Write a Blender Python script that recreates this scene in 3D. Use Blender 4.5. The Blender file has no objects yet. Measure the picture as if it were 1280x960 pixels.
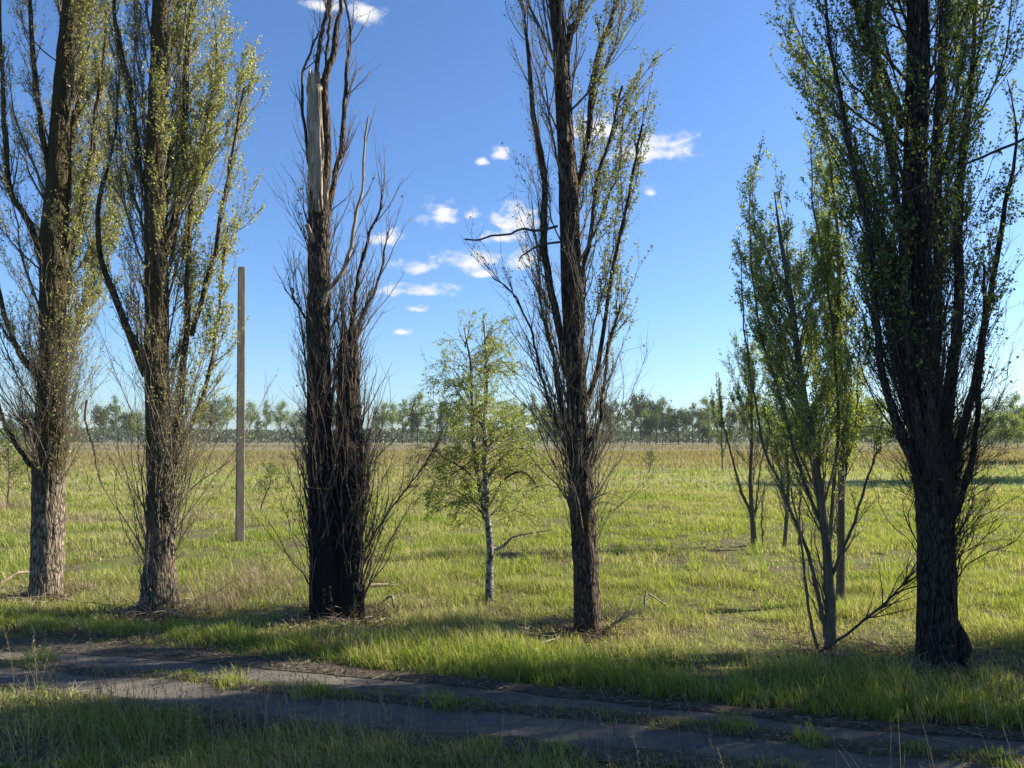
import bpy, math, random
import numpy as np
from mathutils import Vector, Matrix

random.seed(7)
RNG = np.random.default_rng(11)
scene = bpy.context.scene
C = scene.collection

# ------------------------------------------------------------------ camera
F, CX, CY, H, HOR = 967.0, 640.0, 480.0, 3.0, 548.0
PITCH = math.atan((HOR - CY) / F)
cp, sp = math.cos(PITCH), math.sin(PITCH)
FW = np.array([0, cp, sp]); UP = np.array([0, -sp, cp]); RT = np.array([1., 0, 0])


def at(px, py, Y):
    """point of the place seen at photo position (px, py), Y metres ahead"""
    d = RT * ((px - CX) / F) + UP * ((CY - py) / F) + FW
    t = Y / d[1]
    return np.array([0, 0, H]) + d * t


def ground_at(px, py):
    d = RT * ((px - CX) / F) + UP * ((CY - py) / F) + FW
    t = -H / d[2]
    return np.array([0, 0, H]) + d * t


cam_d = bpy.data.cameras.new('camera')
cam = bpy.data.objects.new('camera', cam_d); C.objects.link(cam)
cam.location = (0, 0, H)
cam.rotation_euler = (math.radians(90) + PITCH, 0, 0)
cam_d.sensor_width = 36.0
cam_d.lens = 36.0 * F / 1280.0
cam_d.clip_start = 0.1
cam_d.clip_end = 5000
scene.camera = cam

# ------------------------------------------------------------------ noise
def _hash(ix, iy, iz, seed):
    with np.errstate(over='ignore'):
        h = (ix.astype(np.int64) * 374761393 + iy.astype(np.int64) * 668265263 + iz.astype(np.int64) * 2147483647 + seed * 1274126177) & 0xffffffff
        h = ((h ^ (h >> 13)) * 1274126177) & 0xffffffff
        h = ((h ^ (h >> 16)) * 2246822519) & 0xffffffff
        h = h ^ (h >> 15)
    return (h & 0xffffff) / float(0xffffff)


def vnoise(x, y, z=None, seed=0):
    x = np.asarray(x, float); y = np.asarray(y, float)
    z = np.zeros_like(x) if z is None else np.asarray(z, float)
    xi, yi, zi = np.floor(x), np.floor(y), np.floor(z)
    fx, fy, fz = x - xi, y - yi, z - zi
    fx = fx * fx * (3 - 2 * fx); fy = fy * fy * (3 - 2 * fy); fz = fz * fz * (3 - 2 * fz)
    r = 0
    for dx in (0, 1):
        for dy in (0, 1):
            for dz in (0, 1):
                w = (fx if dx else 1 - fx) * (fy if dy else 1 - fy) * (fz if dz else 1 - fz)
                r = r + w * _hash(xi + dx, yi + dy, zi + dz, seed)
    return r


def fbm(x, y, z=None, seed=0, oct=3):
    a, s, t = .5, 0, 0
    for i in range(oct):
        k = 2.03 ** i
        s = s + a * vnoise(np.asarray(x) * k, np.asarray(y) * k, None if z is None else np.asarray(z) * k, seed + i * 17)
        t += a; a *= .5
    return s / t


def sstep(a, b, x):
    t = np.clip((x - a) / (b - a), 0, 1)
    return t * t * (3 - 2 * t)


# ------------------------------------------------------------------ the road's course and the ground height
_up = np.array([ground_at(*p)[:2] for p in [(0, 810), (215, 823), (430, 843), (645, 862), (850, 883), (1065, 908), (1280, 925)]])
_md = np.array([ground_at(*p)[:2] for p in [(0, 829), (215, 847), (430, 869), (645, 888), (850, 907), (1065, 933), (1280, 952)]])
_lo = np.array([ground_at(*p)[:2] for p in [(0, 862), (215, 884), (430, 910), (645, 928), (850, 946), (1065, 974), (1280, 1000)]])


def _line(pts):
    a = np.polyfit(pts[:, 0], pts[:, 1], 1)
    def f(x):
        x = np.asarray(x, float)
        y = np.interp(x, pts[:, 0], pts[:, 1])
        lo, hi = pts[0], pts[-1]
        y = np.where(x < lo[0], lo[1] + a[0] * (x - lo[0]), y)
        return np.where(x > hi[0], hi[1] + a[0] * (x - hi[0]), y)
    return f


yU0, yM0, yL0 = _line(_up), _line(_md), _line(_lo)
yU = lambda x: yU0(x) + .16 * (fbm(np.asarray(x) * 1.3, np.asarray(x) * 0 + 3.3, seed=5) - .5)
yM = lambda x: yM0(x) + .22 * (fbm(np.asarray(x) * .9, np.asarray(x) * 0 + 8.3, seed=6) - .5)
yL = lambda x: yL0(x) + .20 * (fbm(np.asarray(x) * 1.1, np.asarray(x) * 0 + 5.3, seed=7) - .5)


def gz(x, y):
    x = np.asarray(x, float); y = np.asarray(y, float)
    off = np.maximum(y - yU0(x), yL0(x) - y)
    k = sstep(0.0, 1.2, off)
    near = .10 * (fbm(x * .55, y * .55, seed=21) - .5) + .05 * (fbm(x * 2.1, y * 2.1, seed=22, oct=2) - .5)
    big = .5 * (fbm(x * .045, y * .045, seed=23) - .5) * sstep(25, 80, np.hypot(x, y))
    return k * (near + .04) + big


# ------------------------------------------------------------------ mesh helpers
def mesh_np(name, V, quads=None, tris=None, mats=None, parent=None, col=None, smooth=True, fmat=None):
    me = bpy.data.meshes.new(name)
    V = np.ascontiguousarray(V, np.float32)
    me.vertices.add(len(V)); me.vertices.foreach_set('co', V.ravel())
    q = np.zeros((0, 4), np.int32) if quads is None else np.asarray(quads, np.int32).reshape(-1, 4)
    t = np.zeros((0, 3), np.int32) if tris is None else np.asarray(tris, np.int32).reshape(-1, 3)
    loops = np.concatenate([q.ravel(), t.ravel()]).astype(np.int32)
    me.loops.add(len(loops)); me.loops.foreach_set('vertex_index', loops)
    n = len(q) + len(t)
    me.polygons.add(n)
    start = np.concatenate([np.arange(len(q)) * 4, len(q) * 4 + np.arange(len(t)) * 3]).astype(np.int32)
    me.polygons.foreach_set('loop_start', start)
    me.polygons.foreach_set('use_smooth', np.full(n, smooth, bool))
    for m in (mats if isinstance(mats, (list, tuple)) else [mats]):
        me.materials.append(m)
    if fmat is not None:
        me.polygons.foreach_set('material_index', np.asarray(fmat, np.int32))
    if col is not None:
        a = me.attributes.new('Col', 'FLOAT_COLOR', 'POINT')
        c4 = np.ones((len(V), 4), np.float32); c4[:, :3] = col
        a.data.foreach_set('color', c4.ravel())
    me.update(calc_edges=True)
    me.validate()
    o = bpy.data.objects.new(name, me); C.objects.link(o)
    if parent is not None:
        o.parent = parent
    return o


def tag(o, label=None, cat=None, group=None, kind=None):
    for k, v in (('label', label), ('category', cat), ('group', group), ('kind', kind)):
        if v: o[k] = v
    return o


def empty(name, loc, label, cat, group=None):
    o = bpy.data.objects.new(name, None); C.objects.link(o)
    o.location = [float(v) for v in loc]; o.empty_display_size = .3
    return tag(o, label, cat, group)


def copy_tree(root, loc, rot=0, scale=(1, 1, 1), label=None, group=None):
    r = root.copy(); C.objects.link(r)
    r.location = [float(v) for v in loc]; r.rotation_euler = (0, 0, rot); r.scale = scale
    if label: r['label'] = label
    if group: r['group'] = group
    for ch in list(root.children):
        c = ch.copy(); C.objects.link(c); c.parent = r
    return r


def tubes(P, R, sides=4):
    """P [n,k,3], R [n,k] -> vertices, quads of n open tubes"""
    n, k, _ = P.shape
    T = np.gradient(P, axis=1)
    T /= np.maximum(np.linalg.norm(T, axis=2, keepdims=True), 1e-9)
    m = np.abs(T.mean(1))
    ref = np.where((m[:, :1] > .75), np.array([[0, .3, 1.]]), np.array([[1., .25, 0]]))[:, None, :]
    A = np.cross(T, np.broadcast_to(ref, T.shape)); A /= np.maximum(np.linalg.norm(A, axis=2, keepdims=True), 1e-9)
    B = np.cross(T, A)
    th = np.arange(sides) * 2 * math.pi / sides
    ring = A[:, :, None, :] * np.cos(th)[None, None, :, None] + B[:, :, None, :] * np.sin(th)[None, None, :, None]
    V = P[:, :, None, :] + ring * R[:, :, None, None]
    V = V.reshape(-1, 3)
    i = np.arange(n)[:, None, None] * k * sides + np.arange(k - 1)[None, :, None] * sides
    j = np.arange(sides)[None, None, :]; j2 = (j + 1) % sides
    q = np.stack([i + j, i + j2, i + sides + j2, i + sides + j], -1).reshape(-1, 4)
    return V, q


class Acc:
    def __init__(s): s.V, s.Q, s.T, s.C, s.n = [], [], [], [], 0
    def add(s, V, Q=None, T=None, col=None):
        if len(V) == 0: return
        s.V.append(V)
        if Q is not None: s.Q.append(np.asarray(Q) + s.n)
        if T is not None: s.T.append(np.asarray(T) + s.n)
        if col is not None: s.C.append(np.broadcast_to(col, (len(V), 3)))
        s.n += len(V)
    def build(s, name, mat, parent=None, off=None, smooth=True):
        if not s.V: return None
        V = np.concatenate(s.V)
        if off is not None: V = V - np.asarray(off)[None]
        return mesh_np(name, V, np.concatenate(s.Q) if s.Q else None, np.concatenate(s.T) if s.T else None, mat, parent,
                       np.concatenate(s.C) if s.C else None, smooth)


# ------------------------------------------------------------------ materials
def newmat(name):
    m = bpy.data.materials.new(name); m.use_nodes = True
    nt = m.node_tree; nt.nodes.clear()
    return m, nt, nt.nodes.new('ShaderNodeOutputMaterial')


def N(nt, typ, **kw):
    n = nt.nodes.new(typ)
    for k, v in kw.items():
        if k in n.inputs.keys() if isinstance(k, str) else False:
            n.inputs[k].default_value = v
        else:
            setattr(n, k, v)
    return n


def noise(nt, vec, scale, detail=4, rough=.55, dist=0):
    n = nt.nodes.new('ShaderNodeTexNoise')
    n.inputs['Scale'].default_value = scale; n.inputs['Detail'].default_value = detail
    n.inputs['Roughness'].default_value = rough; n.inputs['Distortion'].default_value = dist
    if vec is not None: nt.links.new(vec, n.inputs['Vector'])
    return n.outputs['Fac']


def ramp(nt, fac, stops):
    r = nt.nodes.new('ShaderNodeValToRGB')
    e = r.color_ramp.elements
    while len(e) < len(stops): e.new(.5)
    for el, (p, c) in zip(e, stops):
        el.position = p; el.color = (*c, 1) if len(c) == 3 else c
    nt.links.new(fac, r.inputs['Fac'])
    return r.outputs['Color']


def mixc(nt, fac, a, b):
    m = nt.nodes.new('ShaderNodeMix'); m.data_type = 'RGBA'
    for sock, v in ((m.inputs[0], fac), (m.inputs[6], a), (m.inputs[7], b)):
        if isinstance(v, (int, float)): sock.default_value = v
        elif isinstance(v, tuple): sock.default_value = (*v, 1)
        else: nt.links.new(v, sock)
    return m.outputs[2]


def maprange(nt, v, a, b, c=0., d=1., smooth=True):
    m = nt.nodes.new('ShaderNodeMapRange')
    m.interpolation_type = 'SMOOTHSTEP' if smooth else 'LINEAR'
    nt.links.new(v, m.inputs['Value'])
    for k, x in (('From Min', a), ('From Max', b), ('To Min', c), ('To Max', d)): m.inputs[k].default_value = x
    return m.outputs['Result']


def math_(nt, op, a, b=None):
    m = nt.nodes.new('ShaderNodeMath'); m.operation = op
    for i, v in enumerate((a, b)):
        if v is None: continue
        if isinstance(v, (int, float)): m.inputs[i].default_value = v
        else: nt.links.new(v, m.inputs[i])
    return m.outputs[0]


def objcoord(nt, scale=(1, 1, 1)):
    t = nt.nodes.new('ShaderNodeTexCoord'); mp = nt.nodes.new('ShaderNodeMapping')
    mp.inputs['Scale'].default_value = scale
    nt.links.new(t.outputs['Object'], mp.inputs['Vector'])
    return mp.outputs['Vector']


def bump(nt, h, strength, dist):
    b = nt.nodes.new('ShaderNodeBump'); b.inputs['Strength'].default_value = strength; b.inputs['Distance'].default_value = dist
    nt.links.new(h, b.inputs['Height'])
    return b.outputs['Normal']


def principled(nt, out, color, rough=.85, normal=None, spec=.25):
    p = nt.nodes.new('ShaderNodeBsdfPrincipled')
    p.inputs['Roughness'].default_value = rough; p.inputs['Specular IOR Level'].default_value = spec
    if isinstance(color, tuple): p.inputs['Base Color'].default_value = (*color, 1)
    else: nt.links.new(color, p.inputs['Base Color'])
    if normal is not None: nt.links.new(normal, p.inputs['Normal'])
    nt.links.new(p.outputs[0], out.inputs['Surface'])
    return p


def bark_mat(name, dark, light, lichen, lichen_amt=.35, char=None, vs=.26, scale=24, over=None):
    m, nt, out = newmat(name)
    v = objcoord(nt, (1, 1, vs))
    n1 = noise(nt, v, scale, 5, .6, .6)
    vo = nt.nodes.new('ShaderNodeTexVoronoi'); vo.feature = 'DISTANCE_TO_EDGE'; vo.inputs['Scale'].default_value = scale * .8
    wv = nt.nodes.new('ShaderNodeVectorMath'); wv.operation = 'MULTIPLY_ADD'
    nn = nt.nodes.new('ShaderNodeTexNoise'); nn.inputs['Scale'].default_value = 9
    nt.links.new(v, nn.inputs['Vector']); nt.links.new(nn.outputs['Color'], wv.inputs[0]); wv.inputs[1].default_value = (.12, .12, .12); nt.links.new(v, wv.inputs[2])
    nt.links.new(wv.outputs[0], vo.inputs['Vector'])
    edge = maprange(nt, vo.outputs['Distance'], 0, .28)
    hgt = math_(nt, 'ADD', math_(nt, 'MULTIPLY', edge, .38), math_(nt, 'MULTIPLY', n1, .85))
    c = ramp(nt, hgt, [(.40, dark), (.68, light), (.98, tuple(x * 1.45 for x in light))])
    v2 = objcoord(nt)
    c = mixc(nt, math_(nt, 'MULTIPLY', maprange(nt, noise(nt, v2, 3.1, 5, .65), .48, .66), lichen_amt), c, lichen)
    if char:
        sx = nt.nodes.new('ShaderNodeSeparateXYZ'); nt.links.new(v2, sx.inputs[0])
        z = math_(nt, 'ADD', sx.outputs['Z'], math_(nt, 'MULTIPLY', noise(nt, v2, 1.6, 4), -1.4))
        c = mixc(nt, maprange(nt, z, char[0], char[1], char[2], 0), c, (.012, .011, .011))
    if over:
        sx = nt.nodes.new('ShaderNodeSeparateXYZ'); nt.links.new(v2, sx.inputs[0])
        z = math_(nt, 'ADD', sx.outputs['Z'], math_(nt, 'MULTIPLY', noise(nt, v2, 4, 4), -.7))
        c = mixc(nt, maprange(nt, z, over[0], over[1], 0, .85), c, over[2])
    principled(nt, out, c, .92, bump(nt, hgt, 1.0, .06), .15)
    return m


def leaf_mat(name, transl=.45, gloss=.05):
    m, nt, out = newmat(name)
    a = nt.nodes.new('ShaderNodeAttribute'); a.attribute_name = 'Col'
    d = nt.nodes.new('ShaderNodeBsdfDiffuse'); t = nt.nodes.new('ShaderNodeBsdfTranslucent')
    nt.links.new(a.outputs['Color'], d.inputs['Color'])
    g = nt.nodes.new('ShaderNodeMix'); g.data_type = 'RGBA'; g.blend_type = 'MULTIPLY'; g.inputs[0].default_value = 1
    nt.links.new(a.outputs['Color'], g.inputs[6]); g.inputs[7].default_value = (1.25, 1.3, .75, 1)
    nt.links.new(g.outputs[2], t.inputs['Color'])
    mx = nt.nodes.new('ShaderNodeMixShader'); mx.inputs[0].default_value = transl
    nt.links.new(d.outputs[0], mx.inputs[1]); nt.links.new(t.outputs[0], mx.inputs[2])
    gl = nt.nodes.new('ShaderNodeBsdfGlossy'); gl.inputs['Roughness'].default_value = .42; gl.inputs['Color'].default_value = (.9, .95, 1, 1)
    m2 = nt.nodes.new('ShaderNodeMixShader'); m2.inputs[0].default_value = gloss
    nt.links.new(mx.outputs[0], m2.inputs[1]); nt.links.new(gl.outputs[0], m2.inputs[2])
    nt.links.new(m2.outputs[0], out.inputs['Surface'])
    return m


def simple_mat(name, c1, c2, scale=8, stretch=(1, 1, 1), rough=.85, bstr=.4, bdist=.01):
    m, nt, out = newmat(name)
    n = noise(nt, objcoord(nt, stretch), scale, 5, .6)
    principled(nt, out, ramp(nt, n, [(.3, c1), (.7, c2)]), rough, bump(nt, n, bstr, bdist), .2)
    return m


M = {}
M['bark_olive'] = bark_mat('poplar_bark_olive', (.02, .016, .012), (.115, .09, .062), (.12, .095, .022), .7)
M['bark_pale'] = bark_mat('poplar_bark_pale_foot', (.04, .032, .025), (.205, .168, .128), (.12, .095, .022), .35, over=(1.4, 2.3, (.055, .045, .02)))
M['bark_grey'] = bark_mat('poplar_bark_grey_foot', (.032, .026, .02), (.165, .135, .10), (.13, .10, .025), .5, over=(.5, 2.0, (.06, .047, .022)))
M['bark_brown'] = bark_mat('poplar_bark_brown', (.017, .013, .011), (.095, .072, .056), (.11, .07, .025), .5)
M['bark_char'] = bark_mat('poplar_bark_charred', (.017, .014, .012), (.11, .086, .064), (.10, .075, .04), .25, (1.8, 5.2, .92))
M['bark_dark'] = bark_mat('poplar_bark_dark', (.014, .013, .012), (.082, .073, .066), (.05, .042, .025), .3, (.2, 1.6, .5))
M['bark_young'] = simple_mat('young_bark', (.05, .045, .035), (.13, .12, .085), 14, (1, 1, .4), .8, .3, .01)
M['twig'] = simple_mat('twig_bark', (.065, .055, .04), (.19, .16, .115), 5)
M['twig_dark'] = simple_mat('dark_twig_bark', (.03, .026, .022), (.085, .072, .058), 5)
M['twig_dead'] = simple_mat('dead_twig_bark', (.045, .036, .03), (.14, .112, .088), 4)
M['birch_twig'] = simple_mat('birch_twig_bark', (.12, .10, .075), (.26, .22, .16), 5)
m, nt, out = newmat('bare_wood')
n1 = noise(nt, objcoord(nt, (2.6, 2.6, .10)), 13, 6, .7, .3); n2 = noise(nt, objcoord(nt, (1, 1, .5)), 3.5, 4, .6)
c = ramp(nt, n1, [(.33, (.09, .07, .05)), (.44, (.36, .29, .21)), (.68, (.66, .56, .43))])
c = mixc(nt, maprange(nt, n2, .5, .68, 0, .7), c, (.24, .215, .185))
principled(nt, out, c, .85, bump(nt, n1, 1.0, .05), .15)
M['snag'] = m
M['stick'] = simple_mat('dry_stick', (.16, .12, .085), (.36, .29, .21), 9, (1, 1, .6), .85, .4, .01)
M['leaf'] = leaf_mat('spring_leaf', .48, .03)
M['grass'] = leaf_mat('grass_blade', .45, .012)
M['straw'] = leaf_mat('dry_straw', .25, .02)
M['farleaf'] = leaf_mat('far_foliage', .35, .02)

# birch bark: white with dark bands and a dark base
m, nt, out = newmat('birch_bark')
v = objcoord(nt, (1, 1, 1.7)); v1 = objcoord(nt)
n = noise(nt, v, 5.0, 7, .75, 1.4)
c = ramp(nt, n, [(.46, (.03, .027, .025)), (.54, (.26, .245, .22)), (.8, (.5, .475, .43))])
sx = nt.nodes.new('ShaderNodeSeparateXYZ'); nt.links.new(v1, sx.inputs[0])
zz = math_(nt, 'ADD', sx.outputs['Z'], math_(nt, 'MULTIPLY', noise(nt, v1, 6, 3), .9))
c = mixc(nt, maprange(nt, zz, .45, .85, .8, 0), c, (.035, .03, .027))
principled(nt, out, c, .7, bump(nt, n, .3, .01), .3)
M['birch'] = m

# old asphalt
m, nt, out = newmat('old_asphalt')
v = objcoord(nt)
big = noise(nt, v, .9, 4, .6); fine = noise(nt, v, 90, 3, .7); mid = noise(nt, v, 9, 5, .65)
c = ramp(nt, mid, [(.3, (.060, .055, .048)), (.7, (.105, .096, .083))])
c = mixc(nt, maprange(nt, big, .42, .66, 0, .75), c, (.15, .127, .095))
c = mixc(nt, maprange(nt, fine, .55, .75, 0, .5), c, (.19, .185, .165))
vo = nt.nodes.new('ShaderNodeTexVoronoi'); vo.feature = 'DISTANCE_TO_EDGE'; vo.inputs['Scale'].default_value = 1.1
wn = nt.nodes.new('ShaderNodeTexNoise'); wn.inputs['Scale'].default_value = 3; nt.links.new(v, wn.inputs['Vector'])
wv = nt.nodes.new('ShaderNodeVectorMath'); wv.operation = 'MULTIPLY_ADD'; nt.links.new(wn.outputs['Color'], wv.inputs[0]); wv.inputs[1].default_value = (.5, .5, .5); nt.links.new(v, wv.inputs[2])
nt.links.new(wv.outputs[0], vo.inputs['Vector'])
crack = maprange(nt, vo.outputs['Distance'], .006, .022, 1, 0)
c = mixc(nt, math_(nt, 'MULTIPLY', crack, .4), c, (.03, .026, .022))
hh = math_(nt, 'SUBTRACT', math_(nt, 'MULTIPLY', fine, .5), crack)
principled(nt, out, c, .85, bump(nt, hh, .6, .012), .3)
M['asphalt'] = m

# soil, thatch and low turf of the meadow
m, nt, out = newmat('meadow_soil')
v = objcoord(nt)
sx = nt.nodes.new('ShaderNodeSeparateXYZ'); nt.links.new(v, sx.inputs[0])
fine = noise(nt, v, 11, 5, .7); mid = noise(nt, v, 1.1, 4, .6)
near = mixc(nt, maprange(nt, fine, .35, .65), (.045, .035, .022), (.13, .11, .06))
near = mixc(nt, maprange(nt, mid, .42, .6, 0, .8), near, (.10, .125, .03))
vb = objcoord(nt, (.35, 1, 1))
b1 = noise(nt, vb, .055, 5, .65); b2 = noise(nt, vb, .35, 4, .65)
far = mixc(nt, maprange(nt, b2, .35, .65), (.17, .20, .05), (.25, .235, .09))
brown = mixc(nt, maprange(nt, b2, .35, .65), (.125, .118, .066), (.17, .157, .088))
yy = math_(nt, 'ADD', sx.outputs['Y'], math_(nt, 'MULTIPLY', math_(nt, 'SUBTRACT', b1, .5), 150))
yy = math_(nt, 'ADD', yy, math_(nt, 'MULTIPLY', sx.outputs['X'], -.35))
far = mixc(nt, maprange(nt, yy, 36, 92), far, brown)
c = mixc(nt, maprange(nt, sx.outputs['Y'], 22, 60), near, far)
principled(nt, out, c, .95, bump(nt, fine, .8, .05), .1)
M['ground'] = m

M['soil'] = simple_mat('leafy_soil', (.03, .026, .02), (.105, .09, .066), 16, (1, 1, 1), .95, .9, .03)

# concrete post
m, nt, out = newmat('weathered_concrete')
v = objcoord(nt, (1, 1, .25)); n1 = noise(nt, v, 9, 5, .65); n2 = noise(nt, objcoord(nt), 60, 3, .6)
c = ramp(nt, n1, [(.3, (.10, .088, .07)), (.7, (.22, .195, .155))])
c = mixc(nt, maprange(nt, n2, .6, .75, 0, .5), c, (.16, .15, .13))
principled(nt, out, c, .9, bump(nt, n2, .4, .01), .2)
M['concrete'] = m

# ------------------------------------------------------------------ leaves
def leaves(P, size, rng, cols, up=.25, aspect=.72):
    n = len(P)
    d = rng.normal(0, 1, (n, 3)); d[:, 2] += up
    d /= np.linalg.norm(d, axis=1, keepdims=True)
    r = rng.normal(0, 1, (n, 3)); s = np.cross(d, r); s /= np.linalg.norm(s, axis=1, keepdims=True)
    nn = np.cross(d, s)
    L = size[:, None]
    v0 = P; v2 = P + d * L
    mid = P + d * L * .42 + nn * L * .10
    v1 = mid + s * L * aspect * .5; v3 = mid - s * L * aspect * .5
    V = np.stack([v0, v1, v2, v3], 1).reshape(-1, 3)
    i = np.arange(n)[:, None] * 4
    T = np.concatenate([i + np.array([0, 1, 2]), i + np.array([0, 2, 3])], 0)
    return V, T, np.repeat(cols, 4, 0)


def leafcols(n, rng, a, b, c=None, pc=.1):
    t = rng.random((n, 1)); k = np.array(a) * (1 - t) + np.array(b) * t
    if c is not None:
        s = rng.random((n, 1)) < pc
        k = np.where(s, np.array(c), k)
    return k * rng.uniform(.75, 1.2, (n, 1))


# ------------------------------------------------------------------ branch growing
def unit(v): return v / np.maximum(np.linalg.norm(v, axis=-1, keepdims=True), 1e-9)


def grow(p0, d0, L, k, trop, wig, rng):
    n = len(p0); P = np.zeros((n, k, 3)); P[:, 0] = p0; d = unit(d0.copy()); step = (L / (k - 1))[:, None]
    for i in range(1, k):
        d = d + rng.normal(0, wig, (n, 3)); d[:, 2] += trop
        d = unit(d); P[:, i] = P[:, i - 1] + d * step
    return P


def spawn(P, R, counts, tmin, tmax, rng):
    idx = np.repeat(np.arange(len(P)), counts)
    n = len(idx); k = P.shape[1]
    t = rng.uniform(tmin, tmax, n) * (k - 1)
    i = np.minimum(t.astype(int), k - 2); f = (t - i)[:, None]
    p = P[idx, i] * (1 - f) + P[idx, i + 1] * f
    tan = unit(P[idx, i + 1] - P[idx, i])
    r = R[idx, i] * (1 - f[:, 0]) + R[idx, i + 1] * f[:, 0]
    return idx, p, tan, r


def spline(pts, n):
    pts = np.asarray(pts, float)
    p = np.vstack([2 * pts[0] - pts[1], pts, 2 * pts[-1] - pts[-2]])
    seg = len(pts) - 1
    out = []
    for u in np.linspace(0, seg - 1e-6, n):
        i = int(u); t = u - i
        a, b, c, d = p[i], p[i + 1], p[i + 2], p[i + 3]
        out.append(.5 * (2 * b + (c - a) * t + (2 * a - 5 * b + 4 * c - d) * t * t + (3 * b - a - 3 * c + d) * t ** 3))
    return np.array(out)


def trunk_mesh(name, cz, cr, cc, mat, parent, base, rng, ridge=.13, lobes=.10, flare=.30, jag=0, ns=64, dz=.06, seed=1, flare_h=.3):
    """cz heights, cr radii, cc [n,2] centres -> closed furrowed trunk"""
    z0, z1 = cz[0], cz[-1]
    nz = max(int((z1 - z0) / dz), 8)
    z = np.linspace(z0, z1, nz)
    r = np.interp(z, cz, cr); x = np.interp(z, cz, cc[:, 0]); y = np.interp(z, cz, cc[:, 1])
    x = x + .10 * np.mean(cr) * (fbm(z * .9, z * 0, seed=seed) - .5) * 2; y = y + .1 * np.mean(cr) * (fbm(z * .9, z * 0 + 9, seed=seed) - .5) * 2
    th = np.arange(ns) / ns * 2 * math.pi
    Z, TH = np.meshgrid(z, th, indexing='ij')
    R = np.repeat(r[:, None], ns, 1)
    ca, sa = np.cos(TH), np.sin(TH)
    big = fbm(ca * 1.6 + 5, sa * 1.6 + 5, Z * .7, seed=seed) - .5
    fur = 1 - np.abs(2 * vnoise(ca * 5.5 + 20 + Z * .15, sa * 5.5 + 20, Z * 1.5, seed=seed + 3) - 1)
    fur2 = vnoise(ca * 11 + 20, sa * 11 + 20, Z * 4.2, seed=seed + 5) - .5
    fl = flare * np.exp(-(Z - z0) / flare_h) * (1 + 1.1 * (vnoise(ca * 2 + 3, sa * 2 + 3, Z * 0, seed=seed + 8) - .4))
    R = R * (1 + lobes * 2 * big - ridge * (fur - .6) + ridge * .8 * fur2 + fl)
    if jag:
        tj = vnoise(ca * 4 + 40, sa * 4 + 40, Z * 0, seed=seed + 9)[0] * jag + .5 * jag * vnoise(ca * 9 + 40, sa * 9 + 40, Z * 0, seed=seed + 11)[0]
        frac = sstep(z1 - 1.6 * jag, z1, Z)
        Z = Z - frac * tj[None, :]
    V = np.stack([x[:, None] + R * ca, y[:, None] + R * sa, Z], -1).reshape(-1, 3)
    i = np.arange(nz - 1)[:, None] * ns; j = np.arange(ns)[None, :]; j2 = (j + 1) % ns
    q = np.stack([i + j, i + j2, i + ns + j2, i + ns + j], -1).reshape(-1, 4)
    top = np.array([[x[-1], y[-1], z1 - (jag * .9 if jag else 0)]])
    tl = (nz - 1) * ns
    T = np.stack([np.full(ns, nz * ns), tl + np.arange(ns), tl + (np.arange(ns) + 1) % ns], -1)
    T = T[:, [0, 1, 2]]
    return mesh_np(name, np.vstack([V, top]) - base[None], q, T, mat, parent)


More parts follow.
